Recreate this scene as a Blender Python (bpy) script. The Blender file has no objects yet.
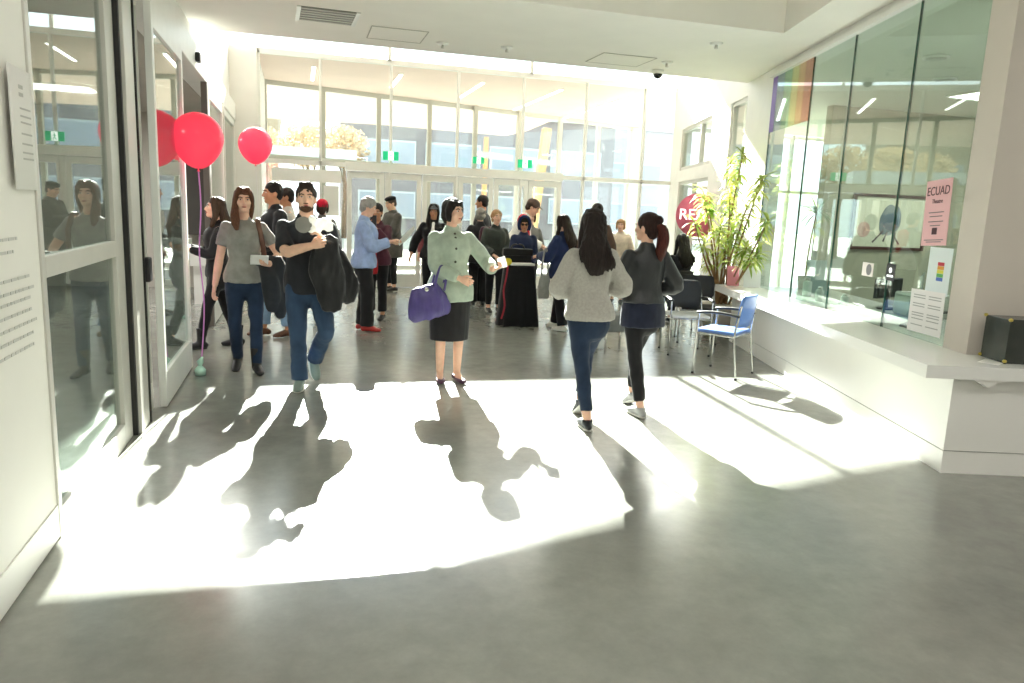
SKY, SUN, EXPO, LOBBY_FILL, OFFICE_FILL, BACK_FILL = 1.9, 27, 1.25, 11, 38, 60  # last three: strengths of the added fill lamps
import bpy, bmesh, math, random
from mathutils import Vector as V, Matrix as M, noise
random.seed(11)
SC = bpy.context.scene
COL = SC.collection
PI = math.pi
R_ = math.radians

# ------------------------------------------------------------------ materials
def lin(h):
    if isinstance(h, str):
        h = h.lstrip('#'); c = [int(h[i:i+2], 16)/255 for i in (0, 2, 4)]
    else:
        c = list(h)
    return tuple((x/12.92 if x <= .04045 else ((x+.055)/1.055)**2.4) for x in c) + (1,)

def mat(name, col, rough=.6, metal=0, var=0, vscale=8, bump=0, bscale=60, spec=.5, stretch=None, emit=0, sheen=0, coat=0, col2=None, sss=0, transl=0):
    m = bpy.data.materials.new(name); m.use_nodes = True
    nt = m.node_tree; N = nt.nodes; L = nt.links
    b = N['Principled BSDF']
    c = lin(col)
    b.inputs['Base Color'].default_value = c
    b.inputs['Roughness'].default_value = rough
    b.inputs['Metallic'].default_value = metal
    b.inputs['Specular IOR Level'].default_value = spec
    if sheen: b.inputs['Sheen Weight'].default_value = sheen
    if coat: b.inputs['Coat Weight'].default_value = coat
    if sss:
        b.inputs['Subsurface Weight'].default_value = sss
        b.inputs['Subsurface Scale'].default_value = .01
    if emit:
        b.inputs['Emission Color'].default_value = c; b.inputs['Emission Strength'].default_value = emit
    tc = N.new('ShaderNodeTexCoord'); src = tc.outputs['Object']
    if stretch:
        mp = N.new('ShaderNodeMapping'); mp.inputs['Scale'].default_value = stretch
        L.new(src, mp.inputs['Vector']); src = mp.outputs['Vector']
    if var or col2:
        nz = N.new('ShaderNodeTexNoise'); nz.inputs['Scale'].default_value = vscale; nz.inputs['Detail'].default_value = 5
        L.new(src, nz.inputs['Vector'])
        mx = N.new('ShaderNodeMix'); mx.data_type = 'RGBA'
        rp = N.new('ShaderNodeValToRGB'); rp.color_ramp.elements[0].position = .35; rp.color_ramp.elements[1].position = .65
        L.new(nz.outputs['Fac'], rp.inputs['Fac']); L.new(rp.outputs['Color'], mx.inputs['Factor'])
        if col2:
            mx.inputs[6].default_value = c; mx.inputs[7].default_value = lin(col2)
        else:
            mx.inputs[6].default_value = tuple(x*(1-var) for x in c[:3])+(1,); mx.inputs[7].default_value = tuple(min(1, x*(1+var)) for x in c[:3])+(1,)
        L.new(mx.outputs[2], b.inputs['Base Color'])
    if bump:
        n2 = N.new('ShaderNodeTexNoise'); n2.inputs['Scale'].default_value = bscale; n2.inputs['Detail'].default_value = 4
        L.new(src, n2.inputs['Vector'])
        bp = N.new('ShaderNodeBump'); bp.inputs['Strength'].default_value = bump; bp.inputs['Distance'].default_value = .01
        L.new(n2.outputs['Fac'], bp.inputs['Height']); L.new(bp.outputs['Normal'], b.inputs['Normal'])
    if transl:
        tr = N.new('ShaderNodeBsdfTranslucent'); tr.inputs['Color'].default_value = c
        ms = N.new('ShaderNodeMixShader'); ms.inputs[0].default_value = transl
        if var or col2: L.new(mx.outputs[2], tr.inputs['Color'])
        out = N['Material Output']
        L.new(b.outputs[0], ms.inputs[1]); L.new(tr.outputs[0], ms.inputs[2]); L.new(ms.outputs[0], out.inputs['Surface'])
    return m

def glass_mat(name, tint, ior=1.5, rough=0.0):
    m = bpy.data.materials.new(name); m.use_nodes = True
    nt = m.node_tree; N = nt.nodes; L = nt.links
    N.remove(N['Principled BSDF'])
    fr = N.new('ShaderNodeFresnel'); geo = N.new('ShaderNodeNewGeometry')
    ma = N.new('ShaderNodeMath'); ma.operation = 'MULTIPLY_ADD'; ma.inputs[1].default_value = -2; ma.inputs[2].default_value = 1
    po = N.new('ShaderNodeMath'); po.operation = 'POWER'; po.inputs[0].default_value = ior
    L.new(geo.outputs['Backfacing'], ma.inputs[0]); L.new(ma.outputs[0], po.inputs[1]); L.new(po.outputs[0], fr.inputs['IOR'])
    t = N.new('ShaderNodeBsdfTransparent'); t.inputs['Color'].default_value = lin(tint)
    g = N.new('ShaderNodeBsdfGlossy'); g.inputs['Roughness'].default_value = rough; g.inputs['Color'].default_value = (.95, .97, .96, 1)
    ms = N.new('ShaderNodeMixShader')
    L.new(fr.outputs[0], ms.inputs[0]); L.new(t.outputs[0], ms.inputs[1]); L.new(g.outputs[0], ms.inputs[2])
    L.new(ms.outputs[0], N['Material Output'].inputs['Surface'])
    return m

_F = {}
def fab(col, rough=.85, bump=.25, bscale=90, var=.12, vscale=14, sheen=.15):
    k = (col, rough, bump, bscale)
    if k not in _F:
        _F[k] = mat('fabric_'+col.strip('#'), col, rough, 0, var, vscale, bump, bscale, .25, sheen=sheen)
    return _F[k]

# ------------------------------------------------------------------ mesh builder
class MB:
    def __init__(s): s.v = []; s.f = []; s.mi = []; s.cur = 0
    def add(s, vs, fs):
        o = len(s.v); s.v += [V(p) for p in vs]
        for f in fs: s.f.append([i+o for i in f]); s.mi.append(s.cur)
        return s
    def box(s, x0, x1, y0, y1, z0, z1, T=None):
        p = [V((x, y, z)) for z in (z0, z1) for y in (y0, y1) for x in (x0, x1)]
        if T: p = [T @ q for q in p]
        return s.add(p, [(0, 2, 3, 1), (4, 5, 7, 6), (0, 1, 5, 4), (2, 6, 7, 3), (0, 4, 6, 2), (1, 3, 7, 5)])
    def poly(s, pts, z0, z1):
        n = len(pts)
        vs = [V((p[0], p[1], z0)) for p in pts]+[V((p[0], p[1], z1)) for p in pts]
        return s.add(vs, [tuple(range(n-1, -1, -1)), tuple(range(n, 2*n))]+[(i, (i+1) % n, n+(i+1) % n, n+i) for i in range(n)])
    def bar(s, a, b, w, h=None, up=V((0, 0, 1))):
        a = V(a); b = V(b); h = h or w; t = (b-a).normalized()
        if abs(t.dot(up)) > .98: up = V((0, 1, 0))
        x = t.cross(up).normalized(); y = x.cross(t)
        vs = [p+x*w/2*i+y*h/2*j for p in (a, b) for j in (-1, 1) for i in (-1, 1)]
        return s.add(vs, [(0, 2, 3, 1), (4, 5, 7, 6), (0, 1, 5, 4), (2, 6, 7, 3), (0, 4, 6, 2), (1, 3, 7, 5)])
    def tube(s, pts, rads, seg=12, caps=('r', 'r'), ref=(1, 0, 0), sub=1):
        pts = [V(p) for p in pts]
        if not isinstance(rads, (list, tuple)): rads = [rads]*len(pts)
        rads = [(r, r) if not isinstance(r, (tuple, list)) else r for r in rads]
        if sub > 1 and len(pts) > 2:
            P = []; Q = []
            for i in range(len(pts)-1):
                p0 = pts[max(i-1, 0)]; p1 = pts[i]; p2 = pts[i+1]; p3 = pts[min(i+2, len(pts)-1)]
                r0 = rads[max(i-1, 0)]; r1 = rads[i]; r2 = rads[i+1]; r3 = rads[min(i+2, len(rads)-1)]
                for k in range(sub):
                    t = k/sub; c = (-.5*t**3+t*t-.5*t, 1.5*t**3-2.5*t*t+1, -1.5*t**3+2*t*t+.5*t, .5*t**3-.5*t*t)
                    P.append(p0*c[0]+p1*c[1]+p2*c[2]+p3*c[3])
                    Q.append(tuple(max(.001, r0[j]*c[0]+r1[j]*c[1]+r2[j]*c[2]+r3[j]*c[3]) for j in (0, 1)))
            P.append(pts[-1]); Q.append(rads[-1]); pts, rads = P, Q
        n = len(pts); ref = V(ref)
        rings = []
        def frame(i):
            t = (pts[min(i+1, n-1)]-pts[max(i-1, 0)])
            t = t.normalized() if t.length > 1e-9 else V((0, 0, 1))
            x = ref-t*ref.dot(t)
            if x.length < .08: x = V((0, 1, 0))-t*t.y
            if x.length < .08: x = V((0, 0, 1))-t*t.z
            x.normalize(); return t, x, t.cross(x)
        def ring(c, x, y, rx, ry): rings.append([c+x*rx*math.cos(2*PI*k/seg)+y*ry*math.sin(2*PI*k/seg) for k in range(seg)])
        t, x, y = frame(0); rx, ry = rads[0]; m = min(rx, ry)
        tip0 = pts[0]-t*(m if caps[0] == 'r' else 0)
        if caps[0] == 'r':
            for a in (65, 35): ring(pts[0]-t*m*math.sin(R_(a)), x, y, rx*math.cos(R_(a)), ry*math.cos(R_(a)))
        for i in range(n):
            t, x, y = frame(i); ring(pts[i], x, y, *rads[i])
        rx, ry = rads[-1]; m = min(rx, ry)
        if caps[1] == 'r':
            for a in (35, 65): ring(pts[-1]+t*m*math.sin(R_(a)), x, y, rx*math.cos(R_(a)), ry*math.cos(R_(a)))
        tip1 = pts[-1]+t*(m if caps[1] == 'r' else 0)
        vs = [tip0]+[p for r in rings for p in r]+[tip1]; k = len(rings); fs = []
        for j in range(seg): fs.append((0, 1+(j+1) % seg, 1+j))
        for i in range(k-1):
            for j in range(seg):
                a = 1+i*seg; b = a+seg
                fs.append((a+j, a+(j+1) % seg, b+(j+1) % seg, b+j))
        a = 1+(k-1)*seg
        for j in range(seg): fs.append((a+j, a+(j+1) % seg, len(vs)-1))
        return s.add(vs, fs)
    def ell(s, c, r, T=None, su=14, sv=9):
        if not isinstance(r, (tuple, list)): r = (r, r, r)
        vs = [V((0, 0, -1))]
        for i in range(1, sv):
            a = -PI/2+PI*i/sv
            for j in range(su): vs.append(V((math.cos(a)*math.cos(2*PI*j/su), math.cos(a)*math.sin(2*PI*j/su), math.sin(a))))
        vs.append(V((0, 0, 1)))
        vs = [V((p.x*r[0], p.y*r[1], p.z*r[2]))+V(c) for p in vs]
        if T: vs = [T @ p for p in vs]
        fs = [(0, 1+(j+1) % su, 1+j) for j in range(su)]
        for i in range(sv-2):
            for j in range(su):
                a = 1+i*su; fs.append((a+j, a+(j+1) % su, a+su+(j+1) % su, a+su+j))
        a = 1+(sv-2)*su
        fs += [(a+j, a+(j+1) % su, len(vs)-1) for j in range(su)]
        return s.add(vs, fs)
    def move(s, T):
        s.v = [T @ p for p in s.v]; return s

def raw(name, vs, fs, mats, mi=None, smooth=True):
    me = bpy.data.meshes.new(name)
    me.from_pydata([tuple(p) for p in vs], [], fs)
    for m in mats: me.materials.append(m)
    if mi:
        me.polygons.foreach_set('material_index', mi)
    me.polygons.foreach_set('use_smooth', [bool(smooth)]*len(me.polygons))
    me.update()
    return me

def link(name, me, parent=None, loc=None):
    o = bpy.data.objects.new(name, me); COL.objects.link(o)
    if parent is not None: o.parent = parent
    if loc is not None: o.location = loc
    return o

def tag(o, label=None, cat=None, group=None, kind=None):
    if label: o['label'] = label
    if cat: o['category'] = cat
    if group: o['group'] = group
    if kind: o['kind'] = kind
    return o

def fixnorm(me):
    bm = bmesh.new(); bm.from_mesh(me); bmesh.ops.recalc_face_normals(bm, faces=bm.faces); bm.to_mesh(me); bm.free()

def build(name, mb, m, parent=None, smooth=False, bevel=0, org='auto', label=None):
    """a mesh object. top-level ones get their origin at the middle of their base; children stay in the parent's frame"""
    vs = mb.v; loc = None
    if parent is None and org == 'auto':
        lo = V([min(p[i] for p in vs) for i in range(3)]); hi = V([max(p[i] for p in vs) for i in range(3)])
        c = V(((lo.x+hi.x)/2, (lo.y+hi.y)/2, lo.z)); vs = [p-c for p in vs]; loc = c
    mats = m if isinstance(m, (list, tuple)) else [m]
    me = raw(name, vs, mb.f, mats, mb.mi if len(mats) > 1 else None, smooth)
    fixnorm(me)
    o = link(name, me, parent, loc)
    if bevel:
        b = o.modifiers.new('bevel', 'BEVEL'); b.width = bevel; b.segments = 2; b.limit_method = 'ANGLE'
    if label: o['label'] = label
    return o

def struct(name, mb, m, parent=None, bevel=0):
    o = build(name, mb, m, parent, bevel=bevel)
    if parent is None: o['kind'] = 'structure'
    return o

def empty(name, loc=(0, 0, 0), rz=0, label=None, cat=None, group=None, kind=None):
    o = bpy.data.objects.new(name, None); COL.objects.link(o); o.location = loc; o.rotation_euler = (0, 0, rz)
    o.empty_display_size = .1
    return tag(o, label, cat, group, kind)

def voxel(mb, vox, smooth=2, fold=0, ffreq=9, fstretch=(1, 1, .5), seed=0):
    me = raw('tmp', mb.v, mb.f, []); fixnorm(me)
    o = link('tmp', me)
    r = o.modifiers.new('r', 'REMESH'); r.mode = 'VOXEL'; r.voxel_size = vox; r.adaptivity = 0
    if smooth:
        s = o.modifiers.new('s', 'SMOOTH'); s.factor = .5; s.iterations = smooth
    dg = bpy.context.evaluated_depsgraph_get()
    ev = o.evaluated_get(dg); m2 = ev.to_mesh()
    vs = [v.co.copy() for v in m2.vertices]; ns = [v.normal.copy() for v in m2.vertices]
    fs = [list(p.vertices) for p in m2.polygons]
    ev.to_mesh_clear(); bpy.data.objects.remove(o); bpy.data.meshes.remove(me)
    if fold:
        k = V((seed*3.1, seed*1.7, 0))
        for i, p in enumerate(vs):
            q = V((p.x*fstretch[0], p.y*fstretch[1], p.z*fstretch[2]))*ffreq+k
            d = noise.noise(q)*fold+noise.noise(q*2.3)*fold*.45
            vs[i] = p+ns[i]*d
    out = MB(); out.v = vs; out.f = fs; out.mi = [0]*len(fs)
    return out

def textmesh(txt, size, align='CENTER'):
    cu = bpy.data.curves.new('t', 'FONT'); cu.body = txt; cu.size = size; cu.align_x = align; cu.align_y = 'CENTER'; cu.extrude = .0008
    o = bpy.data.objects.new('t', cu); COL.objects.link(o)
    dg = bpy.context.evaluated_depsgraph_get(); ev = o.evaluated_get(dg); m2 = ev.to_mesh()
    mb = MB(); mb.add([v.co.copy() for v in m2.vertices], [list(p.vertices) for p in m2.polygons])
    ev.to_mesh_clear(); bpy.data.objects.remove(o); bpy.data.curves.remove(cu)
    return mb
# ------------------------------------------------------------------ people
SKIN = mat('skin_light', '#e3b79e', .5, 0, .06, 20, .05, 120, .4, sss=.08)
SKIN2 = mat('skin_tan', '#c08a69', .5, 0, .06, 20, .05, 120, .4, sss=.08)
EYEW = mat('eye_white', '#e8e4de', .3); EYED = mat('eye_dark', '#241812', .2)
BROW = mat('brow_hair', '#2a1c14', .8); LIP = mat('lip', '#b0625a', .45)
RUB = mat('shoe_rubber_white', '#dcdcd6', .6)
_H = {}
def hairmat(c):
    if c not in _H: _H[c] = mat('hair_'+c.strip('#'), c, .55, 0, .35, 30, .5, 60, .28, stretch=(6, 6, .6))
    return _H[c]

FEM = [(-.10, .165, .118, -.012), (0, .172, .122, -.012), (.08, .155, .11, -.006), (.17, .126, .092, 0), (.27, .138, .105, .01), (.35, .150, .118, .018), (.43, .156, .096, .002), (.475, .128, .075, -.006), (.51, .075, .058, -.01), (.55, .050, .050, -.005)]
MAL = [(-.10, .162, .115, -.008), (0, .168, .118, -.008), (.08, .162, .112, -.002), (.17, .150, .104, .002), (.27, .162, .112, .006), (.35, .178, .12, .01), (.43, .184, .104, .002), (.478, .152, .082, -.006), (.515, .09, .066, -.01), (.55, .060, .056, -.005)]

def ik(a, b, l1, l2, pole):
    d = b-a; L = min(d.length, (l1+l2)*.999); d = d.normalized()
    c = (l1*l1+L*L-l2*l2)/(2*l1*L); c = max(-1, min(1, c)); s = math.sqrt(1-c*c)
    p = pole-d*pole.dot(d)
    p = p.normalized() if p.length > 1e-4 else V((0, 1, 0))
    return a+d*l1*c+p*l1*s, a+d*L

def person(label, pos, face, H=1.68, fem=True, footR=(.09, 0, 5, 0), footL=(-.09, 0, 5, 0), handR=(.25, .03, .84), handL=(-.25, .03, .84),
           poleR=(.6, -1, -.5), poleL=(-.6, -1, -.5), lean=0, twist=0, head=(0, 0), wide=1.0, skin=None, vox=.014,
           top='#555555', sleeve=2.0, ext=.014, hem=-.08, flare=1.0, topfold=.008, topvox=None, topname='jacket', topmat=None,
           bottom='#222222', bkind='trousers', slim=1.0, cuff=.09, botmat=None, shoes='#222222', sole=None, boot=False, shoeh=0,
           hair='#2a1d16', style='short', hat=None, hatcol='#333333', beard=None, seated=None, inner=None, curl=30,
           hoodcol=None, buttons=None, wR=None, wL=None, group=None, shoetype='shoe'):
    s = H/1.7; skin = skin or SKIN; T = FEM if fem else MAL
    th = math.atan2(-face[0], face[1])
    root = empty('person', (pos[0], pos[1], 0), th, label, 'person', group)
    W = wide
    # feet
    FT = {}
    for k, f in (('R', footR), ('L', footL)):
        x, y, toe, pit = f[:4]; z = f[4] if len(f) > 4 else 0
        sg = 1 if k == 'R' else -1
        piv = .10 if pit >= 0 else -.04
        FT[k] = M.Translation((x*s, y*s, z)) @ M.Rotation(R_(-toe*sg), 4, 'Z') @ M.Translation((0, piv*s, 0)) @ M.Rotation(R_(-pit), 4, 'X') @ M.Translation((0, -piv*s, 0)) @ M.Scale(s, 4)
    ank = {k: FT[k] @ V((0, 0, .085)) for k in FT}
    if seated is None:
        cx = (ank['R'].x+ank['L'].x)/2; cy = (ank['R'].y+ank['L'].y)/2
        hz = .9*s
        for k in FT:
            sg = 1 if k == 'R' else -1
            dx = ank[k].x-(cx+sg*.085*s); dy = ank[k].y-cy
            hz = min(hz, ank[k].z+math.sqrt(max(.01, (.8148*s)**2-dx*dx-dy*dy)))
        P = V((cx, cy, hz))
    else: P = V(seated)
    RL = M.Rotation(R_(-lean), 3, 'X') @ M.Rotation(R_(twist), 3, 'Z')
    I3 = M.Identity(3)
    def tp(z, x=0, y=0):
        f = max(0, min(1, z/.2)); Q = M.Rotation(R_(-lean*f), 3, 'X') @ M.Rotation(R_(twist*f), 3, 'Z')
        base = V((0, 0, z*s))
        if z > 0: base = M.Rotation(R_(-lean), 3, 'X') @ base if z > .2 else M.Rotation(R_(-lean*f), 3, 'X') @ base
        return P+base+Q @ V((x*s, y*s, 0)), Q
    sh = {k: tp(.448, sg*(.156 if fem else .182)*W, -.006)[0] for k, sg in (('R', 1), ('L', -1))}
    hip = {k: P+V((sg*.085*s, 0, 0)) for k, sg in (('R', 1), ('L', -1))}
    hw = {'R': V(handR)*s, 'L': V(handL)*s}
    el, wr, kn = {}, {}, {}
    for k, pole in (('R', poleR), ('L', poleL)):
        el[k], wr[k] = ik(sh[k], hw[k], .285*s, .25*s, V(pole))
        kn[k], ank[k] = ik(hip[k], ank[k], .412*s, .404*s, FT[k].to_3x3() @ V((0, 1, 0)) if seated is None else V((0, .4, 1)))
    nb = tp(.575)[0]
    RH = RL @ M.Rotation(R_(head[0]), 3, 'Z') @ M.Rotation(R_(head[1]), 3, 'X')
    HC = nb+RL @ V((0, .012*s, .03*s))+RH @ V((0, .008*s, .085*s))
    HM = M.Translation(HC) @ RH.to_4x4() @ M.Scale(s*(1.0 if fem else 1.03), 4)
    def ringtube(mb, z0, z1, e, fl=1.0, caps=('f', 'f'), top_e=None, seg=22):
        zs = [z for z in [t[0] for t in T] if z0 < z < z1]; zs = [z0]+zs+[z1]
        if z0 < -.1: zs = [z0, (z0-.1)/2, -.1]+[z for z in zs if z > -.1]
        pts, rr = [], []
        for z in zs:
            zz = max(T[0][0], min(T[-1][0], z))
            for i in range(len(T)-1):
                if T[i][0] <= zz <= T[i+1][0]:
                    f = (zz-T[i][0])/(T[i+1][0]-T[i][0]); rx, ry, oy = [T[i][j]*(1-f)+T[i+1][j]*f for j in (1, 2, 3)]; break
            g = (1+(fl-1)*max(0, min(1, (.3-z)/.4)))*(1.0+(.06*max(0, min(1, (.14-z)/.12)) if e > .0085 else 0))
            e2 = e*(1-.55*max(0, min(1, (z-.42)/.08))); c, Q = tp(z, 0, oy); pts.append(c); rr.append(((rx*W+e2)*s*g, (ry*(.5+.5*W)+e2)*s*g))
        mb.tube(pts, rr, seg, caps, ref=RL @ V((1, 0, 0)), sub=2)
    # --- body: one continuous skin
    b = MB()
    ringtube(b, -.1, .56, 0, caps=('r', 'r'))
    nr = .05 if fem else .06
    b.tube([tp(.5)[0], nb, HC+RH @ V((0, -.01, -.04))*s], [(nr*1.25*s, nr*1.15*s), (nr*s, nr*s), (nr*s, nr*1.05*s)], 12)
    for c, r in (((0, -.012, .022), (.075, .093, .092)), ((0, .022, -.03), (.062, .066, .082)), ((0, .05, -.085), (.038, .036, .028)), ((0, .012, -.07), (.05, .05, .04)),
                 ((.036, .058, -.025), (.026, .024, .03)), ((-.036, .058, -.025), (.026, .024, .03)), ((0, .072, .026), (.05, .014, .012)),
                 ((.074, -.01, -.012), (.009, .018, .03)), ((-.074, -.01, -.012), (.009, .018, .03))): b.ell(c, r, HM)
    n_ = MB().tube([(0, .08, .012), (0, .093, -.012), (0, .099, -.03)], [.008, .011, .015], 8).move(HM); b.add(n_.v, n_.f)
    for k, sg in (('R', 1), ('L', -1)):
        m = 1 if fem else 1.14
        mid = (sh[k]+el[k])/2; fm = el[k].lerp(wr[k], .35)
        b.tube([sh[k], mid, el[k], fm, wr[k]], [.052*m*s, .043*m*s, .037*m*s, .038*m*s, .026*m*s], 12, sub=3)
        t1 = hip[k].lerp(kn[k], .4); c1 = kn[k].lerp(ank[k], .33)
        b.tube([hip[k], t1, kn[k], c1, ank[k]], [.085*m**.5*s, .070*s, .048*s, .048*s, .034*s], 14, sub=3)
        b.tube([ank[k], FT[k] @ V((0, .05, .045)), FT[k] @ V((0, .14, .025))], [.034*s, .033*s, .02*s], 10)
    # hands: palms here, fingers below
    fing = MB()
    for k, sg, ow in (('R', 1, wR), ('L', -1, wL)):
        d = (wr[k]-el[k]).normalized()
        if ow: d = V(ow[0]).normalized(); nrm = V(ow[1])
        else: nrm = V((-sg, .25, 0)) if abs(d.z) > .6 else V((0, -.3, -1)) if d.y > .7 else V((0, -1, .0))
        nrm = (nrm-d*nrm.dot(d)).normalized()
        side = d.cross(nrm)*sg
        side = side if (side.dot(V((-sg*.3, 1, .6))) > 0) else -side
        w = wr[k]; b.tube([w, w+d*.045*s, w+d*.085*s], [(.026*s, .02*s), (.036*s, .016*s), (.037*s, .012*s)], 10, ref=side)
        kn0 = w+d*.088*s
        for i, (o, L) in enumerate(((.029, .066), (.010, .075), (-.009, .07), (-.027, .055))):
            p0 = kn0+side*o*s-d*.012*s; a = R_(curl*(.7+.2*i)); q = [p0]; dd = d.copy()
            for j in range(3):
                an = a*(.6+.3*j); dd = (d*math.cos(an*(j+1)*.6)+nrm*math.sin(an*(j+1)*.6)).normalized(); q.append(q[-1]+dd*L*s*(.46, .32, .26)[j])
            fing.tube(q, [.0095*s, .009*s, .0085*s, .0075*s], 7, ref=side)
        p0 = w+d*.025*s+side*.022*s; t1 = (d*.65+side*.65+nrm*.35).normalized(); t2 = (d*.9+side*.15+nrm*.45).normalized()
        fing.tube([p0, p0+t1*.04*s, p0+t1*.04*s+t2*.038*s], [.013*s, .011*s, .009*s], 7, ref=nrm)
    body = voxel(b, vox*.62, 2)
    body.add(fing.v, fing.f)
    if style != 'back_only':
        for sx in (1, -1):
            body.cur = 1; body.ell((sx*.031, .079, .004), (.0125, .007, .0055), HM, 8, 5)
            body.cur = 2; body.ell((sx*.031, .0855, .004), (.0065, .0025, .0055), HM, 8, 5)
            body.cur = 3; body.tube([(sx*.016, .087, .021), (sx*.034, .087, .026), (sx*.05, .076, .02)], [.004, .005, .003], 6); 
            k = len(body.v); vv = 0
            # move the brow just added into head space
            import itertools
            cnt = len(MB().tube([(0, 0, 0), (1, 0, 0), (2, 0, 0)], [.1, .1, .1], 6).v)
            for i in range(len(body.v)-cnt, len(body.v)): body.v[i] = HM @ body.v[i]
        body.cur = 4; body.ell((0, .0835, -.062), (.021, .009, .0065), HM, 10, 6)
    me = raw('body', body.v, body.f, [skin, EYEW, EYED, BROW, LIP], body.mi)
    bo = link('body', me, root)
    tv = topvox or vox
    # --- top garment
    tm = topmat or fab(top)
    g = MB(); ringtube(g, hem, .522, ext, flare, caps=('f', 'r'))
    sr = .043+ext*.8 if fem else .052+ext*.8
    for k in ('R', 'L'):
        a, e_, w_ = sh[k], el[k], wr[k]
        if sleeve <= 0: continue
        g.ell(a, (sr*s, sr*s, sr*s))
        m = 1 if fem else 1.15
        if sleeve <= 1:
            p = a.lerp(e_, sleeve); g.tube([a, a.lerp(e_, sleeve*.5), p], [(sr)*s, (.048*m+ext)*s, (.046*m+ext*1.2)*s], 14, ('r', 'f'))
        else:
            p = e_.lerp(w_, sleeve-1)
            g.tube([a, a.lerp(e_, .5), e_, e_.lerp(p, .5), p], [sr*s, (.045*m+ext)*s, (.04*m+ext*1.15)*s, (.036*m+ext*1.1)*s, (.029*m+ext)*s], 14, ('r', 'f'), sub=3)
    if hoodcol:
        g.tube([tp(.50, -.09, -.045)[0], tp(.43, 0, -.115)[0], tp(.50, .09, -.045)[0]], [(.03*s, .03*s), (.085*s, .04*s), (.03*s, .03*s)], 12, ref=(0, 0, 1), sub=3)
    gm = voxel(g, tv, 2, topfold*s, 9, seed=pos[0]*7+pos[1])
    build(topname, gm, tm, root, True)
    if inner:   # light panel where an open jacket shows the shirt beneath
        ip = MB()
        z0, z1 = inner[1], .50
        pts = [tp(z, 0, 0)[0] for z in (z0, .1, .3, .42, z1)]
        ip.tube([tp(z0, 0, .145)[0], tp(.12, 0, .13)[0], tp(.3, 0, .14)[0], tp(.42, 0, .10)[0], tp(.5, 0, .05)[0]],
                [(.075*s, .065*s), (.06*s, .055*s), (.05*s, .058*s), (.042*s, .05*s), (.03*s, .04*s)], 14, ('f', 'r'), ref=RL @ V((1, 0, 0)), sub=2)
        build('shirt', voxel(ip, tv, 2, .003), fab(inner[0]), root, True)
    # --- bottom
    bm_ = botmat or fab(bottom)
    g = MB()
    if bkind == 'skirt':
        zs = [.10, .04, -.05, -.2, -.35, -.5]
        g.tube([P+V((0, -.01*s, z*s)) for z in zs], [((.15, .195, .202, .196, .19, .182)[i]*s*W, (.115, .135, .148, .148, .148, .142)[i]*s) for i in range(6)], 22, ('f', 'f'), sub=2)
        gm = voxel(g, tv, 1, .004, 6, (2, 2, .2))
        build('skirt', gm, bm_, root, True)
    else:
        ringtube(g, -.10, .06, .008, caps=('r', 'f'))
        for k in ('R', 'L'):
            h_, k_, a_ = hip[k], kn[k], ank[k]
            end = k_.lerp(a_, 1-(cuff-.04)/.4)
            w = slim
            g.tube([h_, h_.lerp(k_, .42), k_, k_.lerp(a_, .35) if end.z < k_.lerp(a_, .4).z else k_.lerp(end, .5), end], [.099*s, (.088*(.6+.4*w))*s, max(.061, .066*w)*s, max(.060, .062*w)*s, (max(.047, .052*w) if w < 1.05 else .064*w)*s], 16, ('r', 'f'), sub=3)
        gm = voxel(g, tv, 2, .007*s, 11, (1, 1, .9), seed=pos[1]*5)
        build('trousers', gm, bm_, root, True)
    # --- shoes
    for k in ('R', 'L'):
        g = MB()
        g.tube([(0, -.05, .04), (0, .0, .055), (0, .07, .042), (0, .13, .03), (0, .168, .026)], [(.032, .034), (.038, .042), (.043, .036), (.044, .028), (.034, .02)], 14, ref=(1, 0, 0), sub=2)
        if boot: g.tube([(0, 0, .05), (0, -.008, .13), (0, -.01, .24)], [.045, .05, .056], 12, ('r', 'f'))
        elif not shoeh: g.tube([(0, 0, .05), (0, -.01, .085)], [.042, .045], 12, ('r', 'f'))
        if shoeh: g.v = [V((p.x, p.y, min(p.z, .045 if p.y > .0 else .06))) for p in g.v]
        g.move(FT[k])
        so = build(shoetype, voxel(g, min(vox, .009), 1), shoes if not isinstance(shoes, str) else mat('shoe_leather', shoes, .45, 0, .1), root, True)
        if sole:
            z = MB(); z.tube([(0, -.055, .014), (0, 0, .014), (0, .07, .013), (0, .13, .013), (0, .165, .014)], [(.036, .014), (.04, .014), (.046, .013), (.046, .013), (.034, .013)], 14, sub=2)
            z.move(FT[k]); build('sole', z, sole, so, True)
    # --- hair and hats
    hm = hairmat(hair); hf = .007 if style == 'long' else .004
    g = MB()
    def he(c, r): g.ell(c, r, HM)
    def ht_(pts, rr): 
        q = MB().tube(pts, rr, 12, sub=3); q.move(HM); g.add(q.v, q.f)
    if style == 'short': he((0, -.018, .034), (.083, .097, .092)); he((0, -.05, -.02), (.07, .06, .06))
    if style == 'quiff':
        he((0, -.02, .034), (.084, .097, .090)); he((0, -.05, -.02), (.07, .06, .06))
        he((0, .012, .088), (.062, .062, .036))
        for i in range(26): he((-.038+.076*random.random(), -.03+.085*random.random(), .102+.012*random.random()), (.022, .022, .018))
    if style in ('bob', 'long', 'pony', 'bun', 'grey'):
        he((0, -.022, .036), (.087, .1, .092)); he((0, -.05, -.01), (.075, .065, .07))
    if style == 'grey':
        for i in range(26):
            a = random.random()*2*PI; he((.075*math.cos(a), -.035+.07*math.sin(a), -.07+.13*random.random() if math.sin(a) < .4 else .05), (.026, .026, .026))
        he((0, -.06, -.05), (.065, .045, .05))
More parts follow.
